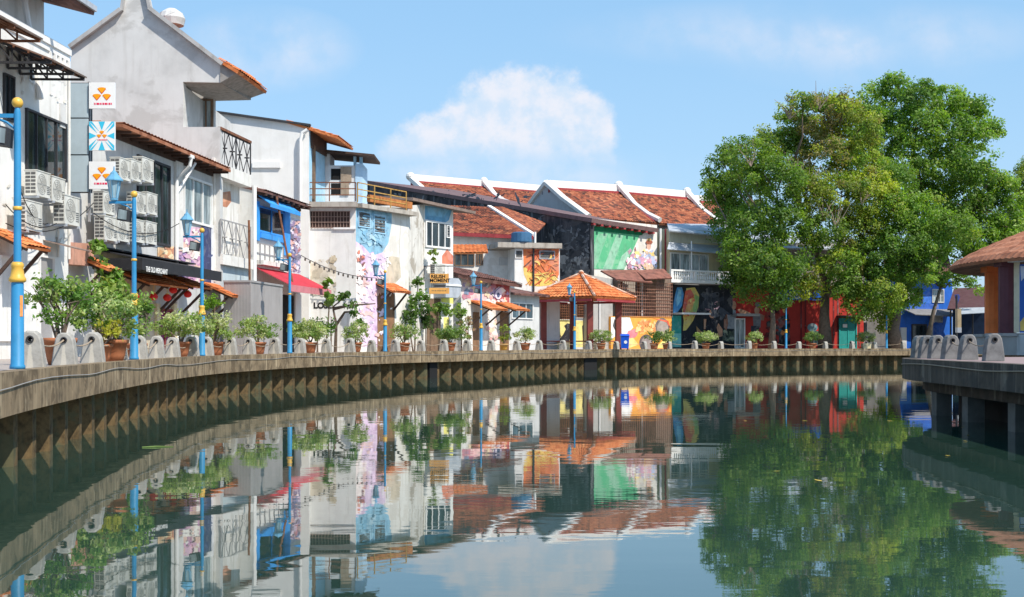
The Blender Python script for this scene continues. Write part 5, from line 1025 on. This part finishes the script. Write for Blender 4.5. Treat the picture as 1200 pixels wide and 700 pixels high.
OG = mat('logo_orange', sr(245, 160, 20), .5, .05, 3); RD = mat('logo_red', sr(225, 40, 30), .5, .05, 3); CY = mat('logo_cyan', sr(60, 190, 225), .5, .05, 3); SW = mat('sign_white', (.82, .82, .82), .45, .03, 2); MG = mat('logo_crimson', sr(220, 20, 80), .5, .05, 3)
def fan(k, m_, cx, cy, r, o):
    k.use(m_); pts = [(cx, cy + r)] + [(cx + r * 1.15 * math.sin(a), cy - r * .55 * math.cos(a * .9)) for a in [x * .24 - 1.2 for x in range(11)]]
    q = [WZ.uz(a, b) for a, b in pts]; k.add([WZ.L(u, z, o) for u, z in q], [tuple(range(len(q)))])
for y0, y1, rays, lb in ((97.5, 128, False, 'topmost of the white square signs with three orange fans, above the rayed one'), (143, 177, True, 'square sign with cyan rays round three small orange fans'), (190, 222, False, 'lowest white square sign with three orange fans, behind the lamp lantern')):
    t = thing('logo_sign', P(120, y1, 39.3), lb, 'sign'); k = MB(); WZ.boxpx(k, 105.5, y0, 135.5, y1, .0, .10); b_ = k.build('board', SW, t)
    k = MB(); cy = (y0 + y1) / 2 - 1.5; sc = .55 if rays else 1
    if rays:
        k.use(CY)
        for i in range(12):
            a = i * math.pi / 6; f = lambda an: (120.5 + max(-14.8, min(14.8, 30 * math.cos(an))), cy + 1.5 + max(-16.8, min(16.8, 30 * math.sin(an))))
            q = [WZ.uz(*x) for x in ((120.5 + 6 * math.cos(a), cy + 1.5 + 6 * math.sin(a)), f(a - .13), f(a + .13))]; k.add([WZ.L(u, z, .103) for u, z in q], [(0, 1, 2)])
    for dx, dy in ((0, -5.5), (-5.8, 2.2), (5.8, 2.2)):
        fan(k, RD, 120.5 + dx * sc, cy + dy * sc + .8 * sc, 4.7 * sc, .106); fan(k, OG, 120.5 + dx * sc, cy + dy * sc, 4.5 * sc, .109)
    k.use(MG); x = 120.5 - 9 * sc
    for i, wd in enumerate((.9, .5, 2.6, 1.2, .5, 1.6, 2.4, .6, 1.5, .9)):
        WZ.boxpx(k, x, cy + 10.2 * sc, x + wd * 1.1 * sc, cy + 12.4 * sc, .10, .106); x += (wd * 1.1 + .75) * sc
    k.build('logo', None, b_)
ac0 = None
def make_ac():
    r = thing('air_conditioner', (0, 0, 0), 'ac', 'air conditioner', 'air conditioners on the house walls')
    k = MB(); k.hexa([(-.44, -.17, .02), (.44, -.17, .02), (.44, .17, .02), (-.44, .17, .02)], [(-.44, -.17, .70), (.44, -.17, .70), (.44, .17, .70), (-.44, .17, .70)]); k.box(-.455, .455, -.185, .185, .70, .725); k.build('casing', ACW, r)
    k = MB()
    for i in range(6):
        for j in range(2): k.box(-.446, -.438, -.14 + j * .15, -.01 + j * .15, .09 + i * .10, .155 + i * .10)
    for i in range(5): k.box(.22, .40, -.176, -.168, .12 + i * .05, .145 + i * .05)
    k.build('vent_slots', LOUV, r)
    k = MB(); n = 24
    for r0, r1 in ((.0, .05), (.09, .11), (.15, .17), (.21, .23), (.265, .29)):
        vs = [(-.10 + rr * math.cos(2 * math.pi * i / n), -.176, .36 + rr * math.sin(2 * math.pi * i / n)) for rr in (r0, r1) for i in range(n)]; k.add(vs, [(i, (i + 1) % n, n + (i + 1) % n, n + i) for i in range(n)])
    for i in range(8): a = i * math.pi / 4; k.bar((-.10 + .04 * math.cos(a), -.174, .36 + .04 * math.sin(a)), (-.10 + .28 * math.cos(a), -.174, .36 + .28 * math.sin(a)), .014)
    k.build('fan_guard', mat('fan_guard_grey', (.36, .355, .33), .6, .1), r)
    k = MB(); k.box(-.40, -.34, -.2, .42, -.04, .02); k.build('bracket', GALV, r); k = MB(); k.box(.34, .40, -.2, .42, -.04, .02); k.build('bracket', GALV, r)
    return r
ac0 = make_ac(); first = True
for (W, px, py, off, sc, lb) in ((WA, 44, 232, .45, 1.0, 'upper left unit under the white house window'), (WA, 62, 238, .45, 1.0, 'upper right unit under the white house window'), (WA, 33, 272, .45, 1.15, 'lowest unit on the white house, right of the nearest lamp post'), (WA, 78, 265, .5, 1.2, 'largest unit, on the white house corner below the panel screen'),
        (WB, 141, 212, .55, 1.0, 'first of the top row right of the lowest logo sign'), (WB, 154, 213, .55, 1.0, 'middle of the top row on the cafe wall'), (WB, 168, 214, .55, 1.15, 'right end of the top row on the cafe wall'),
        (WB, 122, 252, .5, 1.0, 'left of the middle cafe wall row below the lantern'), (WB, 160, 251, .5, 1.0, 'second of the middle row, right of the lamp pole'), (WB, 173, 252, .5, 1.05, 'right end of the middle row on the cafe wall'),
        (WB, 124, 283, .55, 1.1, 'leftmost unit just above the black awning'), (WB, 139, 284, .55, 1.1, 'second unit from left above the black awning'), (WB, 157, 285, .55, 1.1, 'third unit from left above the black awning'), (WB, 172, 287, .55, 1.1, 'rightmost unit above the black awning'),
        (W4, 513, 326, .6, 1.1, 'lone unit beside the hanging wooden sign on the narrow house'), (WX, 1064, 354, .45, 1.4, 'lone unit on the blue house beside the big trunk'), (WX, 1098, 378, .45, 1.3, 'lone unit below the canopy of the blue house')):
    o = ac0 if first else copy_tree(ac0); first = False
    u, z = W.uz(px, py, off); q = W.L(u, z, off); o.location = q; o.rotation_euler.z = math.atan2(W.t.y, W.t.x); o.scale = (sc, 1, sc); tag(o, 'white air conditioner, ' + lb)
hd = Wall(262, 52.4, 294, 52.2); hd2 = Wall(294, 52.22, 331, 56.4)
t = thing('hoarding', G(294, 52.3), 'tall plain grey sheet metal hoarding folded round a corner on the promenade', 'hoarding')
k = MB(); zt = zof(331, 52.3)
for W in (hd, hd2):
    n = int(W.len / .12)
    for i in range(n): a = W.len * i / n; b_ = W.len * (i + .5) / n; W.bx(k, a, b_, GZ, zt, -.03, .0); W.bx(k, b_, W.len * (i + 1) / n, GZ, zt, -.03, .006)
k.build('sheeting', mat('hoarding_sheet', (.36, .34, .335), .55, .1, .8, .5, (.27, .25, .24)), t)
k = MB(); hd.bx(k, 0, hd.len, zt, zt + .08, -.06, .04); k.build('top_rail', GREYST, t); k = MB(); hd2.bx(k, 0, hd2.len, zt, zt + .08, -.06, .04); k.build('top_rail', GREYST, t)
WSg = Wall(503, 72.4, 528, 72.4)
t = thing('hanging_sign', P(515, 345, 72.4), 'wooden hanging sign boards with dark lettering on an iron bracket by the casement house', 'sign')
k = MB(); k.bar(P(497, 312, 72.4), P(531, 312, 72.4), .05); k.bar(P(497, 312, 72.4), P(497, 330, 72.4), .05); k.bar(P(497, 312.2, 72.4), P(499, 312.2, 74.5), .05)
for x in (506, 525): k.bar(P(x, 312, 72.4), P(x, 322, 72.4), .025)
k.build('bracket', DARKST, t)
TB = mat('sign_timber', sr(228, 168, 92), .7, .12, 3, .25, sr(180, 120, 60))
k = MB(); WSg.boxpx(k, 504, 321, 526, 332, 0, .06); b_ = k.build('upper_board', TB, t); text_on(WSg, b_, 'RELISH', 513.5, 324.3, .27, BLACK, .062, bold=.008); text_on(WSg, b_, 'MOMENT', 515.5, 329, .27, BLACK, .062, bold=.008)
k = MB(); WSg.boxpx(k, 503, 337.5, 526.5, 344.5, 0, .06); b_ = k.build('lower_board', TB, t); k = MB(); x = 506
for wd in (1.2, .9, 1.5, 1.0, 1.3, .8, 1.4, 1.1, 1.2): WSg.boxpx(k, x, 340.3, x + wd, 341.4, .06, .064); x += wd + .8
k.build('lettering', WOOD, b_); k = MB()
for x in (506, 525): k.bar(P(x, 332, 72.4), P(x, 338, 72.4), .025)
k.build('links', DARKST, t)
k = MB(); WSg.boxpx(k, 509, 334, 522, 336.6, .0, .03); k.build('arrow_plate', DARKST, t)
t = thing('metal_hood', W4.L(.6, 4, .8), 'large rounded silver metal hood on the casement house behind the hanging sign', 'hood')
k = MB(); u0 = W4.uz(508, 0)[0]; u1 = W4.uz(540, 0, .9)[0]; z0 = zof(349, 75); z1 = zof(326, 75); pr = [(0, z0), (u1 - u0 - .3, z0), (u1 - u0, z0 + .25), (u1 - u0 + .02, z1 - .2), (u1 - u0 - .2, z1), (0, z1)]
k.hexa([W4.L(u0 + a, b, .9) for a, b in pr], [W4.L(u0 + a, b, .02) for a, b in pr]); k.build('casing', GALV, t)
k = MB(); W4.bx(k, u0, u1, (z0 + z1) / 2 + .1, (z0 + z1) / 2 + .2, .9, .96); k.build('seam_band', WTRIM, t)
text_on(WD, None, 'ULOSE', 359, 359, .42, BLACK, 1.4, bold=.02) if False else None
gt = text_on(W1, [o for o in bpy.data.objects if o.get('label', '').startswith('blank white terrace')][0], 'LOSE', 378, 358.5, .42, BLACK, .012, name='lettering', width=.95, bold=.02)
c = G(732, 94); t = thing('waste_bin', c, 'bright blue wheeled waste bin with white mark beside the pavilion', 'bin')
k = MB(); k.hexa([c + Vector(v) for v in ((-.27, -.3, .08), (.27, -.3, .08), (.27, .28, .08), (-.27, .28, .08))], [c + Vector(v) for v in ((-.31, -.36, 1.0), (.31, -.36, 1.0), (.31, .34, 1.0), (-.31, .34, 1.0))]); k.build('body', BINB, t)
k = MB(); k.hexa([c + Vector(v) for v in ((-.34, -.4, 1.0), (.34, -.4, 1.0), (.34, .38, 1.0), (-.34, .38, 1.0))], [c + Vector(v) for v in ((-.31, -.32, 1.12), (.31, -.32, 1.12), (.31, .36, 1.16), (-.31, .36, 1.16))]); k.bar(c + Vector((-.3, .42, 1.02)), c + Vector((.3, .42, 1.02)), .05); k.build('lid', BINB, t)
for s in (-.25, .25): k = MB(); k.tube([c + Vector((s - .04, .26, .1)), c + Vector((s + .04, .26, .1))], .1, 12); k.build('wheel', BLACK, t)
k = MB(); k.add([c + Vector((.04 + .12 * math.cos(a * .4), -.345, .55 + .12 * math.sin(a * .4))) for a in range(16)], [tuple(range(16))]); k.build('white_mark', WTRIM, t)
# string of bulbs on the blank wall
a = P(352, 299, 65.5); b_ = P(441, 326, 66.0); t = thing('string_lights', a, 'dark string of small bulbs sagging across the blank white wall', 'string lights'); pts = [a.lerp(b_, i / 16) + Vector((0, 0, -.55 * 4 * (i / 16) * (1 - i / 16) * .5)) for i in range(17)]
k = MB(); k.tube(pts, .02, 5); k.build('wire', DARKST, t)
for p in pts[1::1]: k = MB(); k.lathe([(.02, 0), (.05, -.06), (.045, -.14), (.01, -.17)], p, 6); k.build('bulb', mat('bulb_dark', (.10, .09, .08), .3, .1), t)
for i, (p, q, s) in enumerate(((P(0, 262, 33), P(104, 238, 39.6), .5), (P(0, 240, 33), P(60, 262, 36), .3), (P(104, 250, 39.5), P(205, 262, 47), .5), (P(14, 214, 33.4), P(50, 262, 36), .35))):
    k = MB(); k.tube([p.lerp(q, j / 10) + Vector((.15, 0, -s * 4 * (j / 10) * (1 - j / 10))) for j in range(11)], .014, 5)
    tag(k.build('cable', BLACK), ['black cable sagging across the white house to the panel screen', 'thin black cable from the left edge to the wall below the window', 'black cable sagging across the cafe wall past the logo sign post', 'short black cable hanging diagonally on the white house'][i], 'cable')
dl = (Vector((0, 0, 0)) - lamp0.location); dl.z = 0; dl.normalize(); aa = math.atan2(dl.y, dl.x) - lamp0.rotation_euler.z + .35
k = MB(); vs = [(.1005 * math.cos(aa + q * .13), .1005 * math.sin(aa + q * .13), z) for z in (.80, 1.12) for q in range(5)]; k.add(vs, [(q, q + 1, 6 + q, 5 + q) for q in range(4)])
s_ = k.build('sticker', mat('orange_sticker', sr(235, 150, 80), .6, .2, 20, .3, sr(240, 220, 190))); s_.parent = lamp0

# ------------------------------------------------------------------ potted plants
VAR = [(.27, .35, .11), (.38, .45, .20), (.18, .28, .07), (.46, .48, .28)]; GRN = [(.11, .21, .04), (.17, .28, .06), (.25, .34, .09), (.09, .17, .035)]; YEL = [(.22, .26, .04), (.38, .36, .04), (.12, .2, .03)]
DRK = [(.045, .10, .022), (.07, .14, .03), (.10, .18, .04)]
def potted(name, label, loc, pot, clusters, pal, leaf, per, nl, cr, group, stems=3, potm=TERRA, sq=False):
    t = thing(name, loc, label, 'potted plant', group); x, y, z = loc; pr_, ph_ = pot
    k = MB()
    if sq: k.hexa([(x - pr_, y - pr_, z), (x + pr_, y - pr_, z), (x + pr_, y + pr_, z), (x - pr_, y + pr_, z)], [(x - pr_ * 1.12, y - pr_ * 1.12, z + ph_), (x + pr_ * 1.12, y - pr_ * 1.12, z + ph_), (x + pr_ * 1.12, y + pr_ * 1.12, z + ph_), (x - pr_ * 1.12, y + pr_ * 1.12, z + ph_)])
    else: k.lathe([(pr_ * .68, 0), (pr_ * .82, ph_ * .3), (pr_ * .95, ph_ * .82), (pr_ * 1.06, ph_ * .83), (pr_ * 1.08, ph_), (pr_ * .96, ph_), (pr_ * .92, ph_ * .9)], loc, 18)
    k.build('pot', potm, t, not sq); k = MB(); k.lathe([(pr_ * .9, ph_ * .88), (0.01, ph_ * .93)], loc, 12); k.build('soil', SOIL, t)
    k = MB()
    for i in range(stems):
        a = i * 2.4 + .5; c = clusters[i % len(clusters)]; e = Vector((x + c[0] + .2 * math.cos(a), y + c[1] + .2 * math.sin(a), z + c[2])); b0 = Vector((x + .05 * math.cos(a), y + .05 * math.sin(a), z + ph_ * .85)); m_ = b0.lerp(e, .5) + Vector((.09 * math.cos(a * 2), .09 * math.sin(a * 2), .05)); k.tube([b0, m_, e], [.028, .02, .008], 6)
        for q in range(3): k.tube([m_, m_.lerp(e, .5) + Vector((random.uniform(-.15, .15), random.uniform(-.15, .15), .1)), e + Vector((random.uniform(-.4, .4), random.uniform(-.4, .4), random.uniform(-.05, .2)))], [.014, .01, .005], 5)
    k.build('stem', BARK, t)
    C, S, K, O = crown([(x + c[0], y + c[1], z + c[2], c[3], c[4], c[5]) for c in clusters], per, nl, cr, leaf, pal, (.2, 1.0)); leaf_object('foliage', C, S, K, t, PLEAF, O, .35); return t
GP = 'potted bushes along the promenade'
proto = []
px_pots = [219, 259, 312, 371, 424, 478, 533, 596, 619, 708, 768, 783, 830, 888, 954, 1017]
words = ['left of the lamp before the navy wall strip', 'before the pruned hedge and lamp, right of that lamp', 'in front of the grey hoarding', 'before the wall lettering, right of the red awning lamp', 'left of the lamp before the pink mural', 'right of the lamp before the pink mural', 'under the hanging wooden sign', 'before the second brown mural house door', 'before the grey outbuilding window', 'before the right half of the tiled pavilion', 'before the left disc of the orange mural', 'before the right disc of the orange mural', 'before the black mural wall', 'before the white glass door in the red wall', 'before the red wall under the big trunk', 'left of the white metal fence']
shapes = [[(0, 0, 1.05, .72, .72, .38), (.45, .1, .95, .42, .42, .3), (-.45, -.1, .95, .42, .42, .3)], [(0, 0, .95, .62, .62, .40), (.2, .1, 1.2, .36, .36, .26)], [(-.25, 0, .98, .52, .52, .34), (.35, 0, 1.02, .46, .46, .32), (0, 0, 1.25, .36, .36, .24)]]
for i, px in enumerate(px_pots):
    j, p, n, t_ = LB.at_px(px); q = p - n * random.uniform(.22, .36); loc = (q.x, q.y, GZ + .001)
    sq = px in (1017,); pal = VAR if i % 4 != 2 or px == 312 else [(.16, .25, .07), (.22, .3, .09), (.1, .17, .04)]
    if px == 596: t = potted('potted_plant', '', loc, (.26, .42), [(0, 0, 1.2, .35, .35, .55)], YEL[:1] + GRN[2:3], .22, 16, 14, .2, GP, 4, mat('mustard_pot', (.5, .27, .05), .6, .1))
    else:
        dead = False; t = potted('potted_plant', '', loc, (.33, .48), [tuple(q * (1.15 if z_ > 2 else 1) for z_, q in enumerate(c_)) for c_ in shapes[i % 3]], pal, .105, 22, 36, .19, GP, 4, TERRA if not sq else CREAM, sq)
    t['label'] = ('cream square pot' if sq else 'mustard pot' if px == 596 else 'terracotta pot') + (' of upright yellow green leaves ' if px == 596 else ' with bushy green shrub ') + words[i]
for (px, Y, pot, cl, pal, lb, leaf, potm) in ((70, 24.4, (.30, .52), [(0, 0, 1.5, .42, .4, .26), (-.32, 0, 1.35, .3, .3, .22), (.3, .1, 1.25, .28, .28, .25), (-.05, 0, 1.0, .3, .3, .2)], GRN + VAR[:1], 'terracotta pot with open branching shrub between the two nearest bollards', .10, TERRA),
        (132, 29.6, (.34, .5), [(0, 0, 1.25, .62, .6, .42), (-.5, .1, 1.5, .5, .4, .42), (.42, 0, 1.05, .4, .4, .35), (-.65, 0, .95, .4, .4, .35)], GRN + VAR[:2], 'terracotta pot with the largest leafy bush, left of the lamp by the black awning', .10, TERRA),
        (118, 29, (.26, .4), [(.1, 0, .75, .4, .35, .25)], YEL, 'low pot of yellow green leaves beneath the largest leafy bush', .11, TERRA), (160, 33, (.26, .42), [(0, 0, 1.05, .42, .4, .45), (.1, 0, 1.5, .25, .25, .3)], GRN, 'pot of dark green shrub just right of the lamp by the black awning', .10, TERRA)):
    loc = G(px, Y); potted('potted_plant', lb, (loc.x, loc.y, loc.z), pot, cl, pal, leaf, 22, 40, .2, None, 6, potm)
def wallplant(name, label, base, clusters, pal, leaf, per, nl, cr, stems, cat='shrub', sr_=.05, flat=.8):
    t = thing(name, base, label, cat); k = MB()
    for s in stems: k.tube([Vector(x) for x in s], [sr_ * (1 - .7 * i / (len(s) - 1)) for i in range(len(s))], 6)
    k.build('stem', BARK, t); C, S, K, O = crown(clusters, per, nl, cr, leaf, pal, (.3, 1.0), flat); leaf_object('foliage', C, S, K, t, PLEAF, O, .4); return t
def cl(px, py, rpx, Y, ry=None, d=1.0): s = Y / F; p = P(px, py, Y); return (p.x, p.y, p.z, rpx * s, rpx * s * d, (ry or rpx) * s)
wallplant('clipped_shrub', 'round clipped bright green hedge under the tile canopy by the hoarding', G(245, 51.5), [cl(241, 354, 9, 51.5, 10), cl(252, 355, 8, 51.5, 9)], [(.13, .26, .02), (.18, .32, .03)], .10, 45, 30, .15, [[G(243, 51.5), P(241, 354, 51.5)], [G(250, 51.5), P(252, 355, 51.5)]])
wallplant('frangipani', 'thin crooked frangipani with leaf rosettes before the blank white wall', G(395, 64), [cl(401, 350, 5, 63.5, 4), cl(411, 358, 6, 63.5, 4), cl(416, 366, 5, 63.6, 4), cl(405, 344, 4, 63.5, 3), cl(422, 376, 4, 63.5, 4)], GRN[:2] + DRK[1:], .24, 18, 14, .24, [[G(393, 64), P(394, 380, 63.8), P(390, 360, 63.8), P(402, 350, 63.5)], [P(392, 384, 64), P(404, 366, 63.8), P(416, 365, 63.6)], [P(391, 362, 63.8), P(410, 358, 63.6), P(440, 356, 63.6)]], 'tree', .09)
wallplant('broadleaf_shrub', 'tall broad leaved shrub climbing beside the hanging wooden sign', G(486, 71), [cl(490, 337, 6, 70.8, 13), cl(487, 358, 8, 70.6, 13), cl(478, 374, 9, 70.5, 10), cl(498, 354, 6, 71, 8)], GRN + DRK[1:], .2, 20, 22, .24, [[G(486, 71), P(487, 370, 71), P(490, 330, 71)], [G(484, 71), P(478, 372, 70.6)]])
for i, (a, r_) in enumerate(((499, 8), (514, 7), (526, 7), (541, 7))):
    wallplant('clipped_shrub', 'clipped green bush below the silver hood, %s from left' % ORD[i], G(a, 73.5 + i * .7), [cl(a, 364 + (i == 0) * 8, r_, 73.5 + i * .7, 9 + (i == 0) * 6)], GRN[:3] if i else DRK, .15, 26, 30, .2, [[G(a, 73.5 + i * .7), P(a, 366, 73.5 + i * .7)]])
wallplant('dark_shrub', 'dark leafy shrubs before the wall lettering right of the red awning', G(372, 61), [cl(354, 386, 10, 60, 11), cl(370, 384, 11, 61, 11), cl(386, 382, 7, 62, 10), cl(343, 384, 7, 59, 10)], DRK + GRN[:2], .14, 20, 30, .25, [[G(354, 60), P(354, 380, 60)], [G(372, 61), P(372, 375, 61)], [G(388, 62), P(388, 372, 62)]])
wallplant('dracaena', 'slender dracaena with spiky tufts at the corner of the red awning', G(383, 62.5), [cl(383, 333, 5, 62.5, 4), cl(387, 346, 4, 62.5, 4), cl(386, 353, 4, 62.5, 3)], GRN[:2] + VAR[:1], .34, 22, 14, .22, [[G(382, 62.5), P(386, 356, 62.5), P(383, 334, 62.5)]], 'plant', .05)
wallplant('climbing_plant', 'drooping palm like foliage spilling below the left end of the black awning', P(132, 345, 40), [cl(112, 292, 6, 39.6, 8), cl(120, 310, 9, 40, 10), cl(134, 326, 10, 40, 10), cl(146, 340, 9, 40.4, 12), cl(126, 345, 12, 39.5, 14)], GRN + YEL[:1], .26, 20, 24, .26, [[G(128, 40), P(128, 350, 40), P(120, 310, 40)]])
wallplant('flowering_shrub', 'loose pale flowering shrub on the yellow painted corner left of the brown door', G(548, 75.5), [cl(549, 384, 6, 75.5, 14), cl(540, 380, 5, 75.5, 10)], VAR + [(.4, .25, .2)], .15, 22, 22, .2, [[G(548, 75.5), P(549, 378, 75.5)]])
wallplant('hanging_plant', 'hanging fern under the white casement window', P(510, 312, 73.8), [cl(508, 298, 4.5, 73.9, 6), cl(508, 308, 3, 73.9, 6)], GRN[:2] + YEL[:1], .16, 26, 22, .16, [[P(508, 291, 74), P(508, 306, 74)]], 'plant', .02)
t = wallplant('climbing_plant', 'green creeper on the corner of the cream house under the dark tree', P(852, 330, 117), [cl(856, 300, 5, 117, 10), cl(855, 318, 6, 117, 12)], DRK, .25, 16, 22, .35, [[P(856, 333, 117), P(856, 290, 117)]])

# ------------------------------------------------------------------ the big trees
def tree(label, base, trunk, limbs, clusters, pal, rad, leaf=.25, per=2.9, nl=85, cr=.74, twigs=0, group='big trees at the far bend'):
    t = thing('tree', base, label, 'tree', group); k = MB(); k.tube([Vector(p) for p in trunk], [rad * (1.25 if i == 0 else 1 - .4 * i / (len(trunk) - 1)) for i in range(len(trunk))], 12)
    top = Vector(trunk[-1])
    for l in limbs: k.tube([Vector(p) for p in l], [rad * .55 * (1 - .75 * i / (len(l) - 1)) for i in range(len(l))], 8)
    for c in clusters:
        e = Vector(c[:3]); s = min([Vector(p) for l in limbs for p in l] + [top], key=lambda q: (q - e).length); m_ = s.lerp(e, .5) + Vector((random.uniform(-.5, .5), random.uniform(-.5, .5), -.3)); k.tube([s, m_, e], [.13, .08, .03], 6)
        for q in range(3): e2 = e + Vector((random.uniform(-1, 1) * c[3], random.uniform(-1, 1) * c[4], random.uniform(-.3, 1) * c[5])) * .8; k.tube([m_.lerp(e, .6), e.lerp(e2, .5) + Vector((0, 0, .2)), e2], [.06, .04, .015], 5)
    k.build('trunk', BARK, t, True); C, S, K, O = crown(clusters, per, nl, cr, leaf, pal); leaf_object('crown', C, S, K, t, LEAF, O, .45)
    if twigs:
        for (px, py, Y) in twigs:
            p = P(px, py, Y); k = MB()
            for q in range(7): e = p + Vector((random.uniform(-1.4, 1.4), random.uniform(-.6, .3), random.uniform(.8, 2.4))); k.tube([p, p.lerp(e, .5) + Vector((random.uniform(-.3, .3), 0, .1)), e], [.05, .035, .015], 5)
            k.build('bare_twigs', mat('bare_twig', (.36, .27, .21), .9, .15), t)
    return t
def cls(L, Y, rnd=2.2, back=None):
    o = []
    for (px, py, r) in L:
        y = (back[1] + random.uniform(-.8, .8)) if back and px < back[0] and py < 300 else Y + random.uniform(-rnd, rnd); p = P(px, py, y); s = y / F; o.append((p.x, p.y, p.z, r * s, r * s, r * s * .85))
    return o
DG = [(.085, .155, .03), (.115, .20, .038), (.16, .255, .045), (.22, .31, .055)]
OL = [(.21, .255, .05), (.29, .35, .06), (.14, .22, .04), (.38, .41, .06), (.26, .22, .09), (.19, .30, .05)]
BG = [(.145, .245, .045), (.19, .30, .055), (.115, .20, .037), (.25, .36, .065)]
tree('dark green tree with a slim pale forked trunk, leftmost of the big trees', G(904, 108.5), [G(904, 108.5), P(906, 375, 108.5), P(903, 340, 108.5)], [[P(903, 342, 108.5), P(893, 322, 108.5), P(880, 290, 108.5)], [P(903, 342, 108.5), P(910, 320, 108.5), P(915, 280, 109)]],
     cls([(851, 200, 24), (880, 182, 28), (843, 228, 20), (872, 228, 32), (908, 210, 34), (856, 262, 26), (888, 268, 34), (918, 262, 30), (868, 300, 24), (898, 310, 32), (925, 305, 24), (880, 338, 20), (912, 345, 20), (862, 322, 18), (832, 222, 12), (852, 176, 14)], 108.6, 1.6, (878, 115)), DG, .26)
tree('broad olive and yellow green tree with bare twigs, middle of the big trees', G(967, 113), [G(967, 113), P(966, 370, 113), P(968, 335, 113)], [[P(968, 336, 113), P(955, 290, 112), P(935, 230, 111), P(930, 190, 111)], [P(968, 336, 113), P(985, 280, 113), P(995, 220, 113), P(985, 160, 113)], [P(966, 350, 113), P(1000, 318, 112), P(1020, 290, 112)]],
     cls([(905, 168, 22), (930, 150, 26), (958, 138, 26), (985, 132, 24), (1008, 150, 28), (930, 188, 30), (968, 180, 32), (1005, 195, 32), (945, 228, 30), (985, 232, 34), (1020, 225, 30), (962, 270, 28), (1005, 275, 32), (940, 318, 20), (950, 342, 16), (985, 310, 24), (1030, 260, 26), (940, 120, 14), (965, 116, 14), (994, 118, 14), (918, 130, 12)], 111.5, 2.4, (935, 115.5)), OL, .55, twigs=[(965, 255, 108.5), (980, 268, 108.5), (950, 225, 108.8), (880, 195, 108), (1010, 240, 109), (935, 210, 108.6), (925, 140, 110), (960, 128, 110)])
tree('round crowned tree with thick dark trunk before the blue house', G(1049, 114), [G(1049, 114), P(1047, 385, 114), P(1051, 362, 114), P(1054, 345, 114)], [[P(1051, 352, 114), P(1056, 310, 114), P(1070, 270, 114)], [P(1049, 362, 114), P(1030, 330, 113), P(1010, 320, 112)], [P(1052, 350, 114), P(1085, 310, 114), P(1105, 285, 115)]],
     cls([(1045, 245, 30), (1078, 250, 30), (1060, 285, 32), (1030, 300, 30), (1092, 285, 28), (1118, 270, 24), (1058, 320, 28), (1012, 335, 22), (1035, 345, 26), (1062, 348, 18), (990, 340, 18), (1005, 362, 16), (1030, 375, 14), (1082, 318, 20), (1012, 300, 22), (1045, 210, 26)], 111.5, 2.2), OL[1:3] + OL[5:] + BG, .62)
tree('tallest bright green tree rising behind the others on the right', G(1105, 128), [G(1105, 128), P(1100, 330, 128), P(1098, 280, 128)], [[P(1098, 285, 128), P(1080, 220, 128), P(1065, 150, 128)], [P(1098, 285, 128), P(1115, 220, 128), P(1125, 160, 128)], [P(1099, 290, 128), P(1145, 240, 128), P(1165, 200, 128)]],
     cls([(1028, 118, 22), (1052, 104, 20), (1080, 112, 24), (1108, 118, 24), (1135, 130, 20), (1040, 145, 28), (1075, 150, 32), (1112, 158, 32), (1145, 160, 22), (1060, 190, 30), (1100, 200, 34), (1138, 195, 30), (1160, 215, 24), (1175, 215, 14), (1085, 240, 30), (1125, 240, 32), (1160, 250, 28), (1182, 255, 18), (1150, 280, 26), (1180, 285, 22), (1110, 275, 28), (1162, 150, 14), (1148, 128, 12), (1014, 140, 22), (1012, 170, 24), (1140, 305, 18), (1165, 305, 16), (1190, 240, 16), (1192, 272, 16)], 127, 2.6), BG, .6, leaf=.33, cr=.85, per=2.0, nl=80)
tree('small leaning tree with thin slanting trunk before the blue house', G(1085, 112.5), [G(1085, 112.5), P(1094, 365, 112), P(1103, 335, 112)], [[P(1103, 335, 112), P(1108, 320, 112)]], cls([(1102, 322, 13), (1118, 316, 12), (1090, 326, 9), (1130, 322, 10), (1112, 332, 9), (1140, 330, 8), (1148, 338, 7)], 111.5, .8), DG[1:] + BG[:1], .2, leaf=.3, per=4, nl=30, cr=.5)
tree('brownish tree at the right edge behind the round pavilion', G(1215, 140), [G(1215, 140), P(1212, 260, 140)], [[P(1212, 262, 140), P(1208, 220, 140)]], cls([(1205, 215, 18), (1222, 205, 24), (1208, 245, 18), (1230, 240, 28), (1198, 265, 14), (1200, 232, 14), (1212, 195, 14), (1188, 268, 13), (1196, 285, 16), (1205, 200, 14), (1180, 300, 14)], 139, 1.5), OL[:3], .4)
# a few fallen leaves on the water
lv0 = None
for i in range(16):
    X = random.uniform(1.5, 12); Y = random.uniform(14, 46); k = MB()
    if lv0 is None:
        k.add([(-.07, 0, 0), (-.02, -.028, .006), (.04, -.022, .008), (.08, 0, .014), (.04, .022, .006), (-.02, .028, .004), (-.02, -.028, -.004), (.04, .022, -.004)], [(0, 1, 2, 3, 4, 5)]); lv0 = o = k.build('floating_leaf', mat('yellow_leaf', (.55, .40, .06), .6, .2))
    else: o = lv0.copy(); COL.objects.link(o)
    o.location = (X, Y, .006); o.rotation_euler = (0, 0, random.uniform(0, 6)); tag(o, 'small fallen yellow leaf floating on the dark river', 'leaf', 'fallen leaves on the water')
k = MB(); k.tube([(-6.62, 22.9, .008), (-6.4, 23.0, .012), (-6.1, 23.05, .008)], [.008, .014, .006], 6); tag(k.build('floating_stalk', mat('green_stalk', (.14, .22, .05), .6)), 'pale green plant stalk floating by the near quay wall', 'stalk')
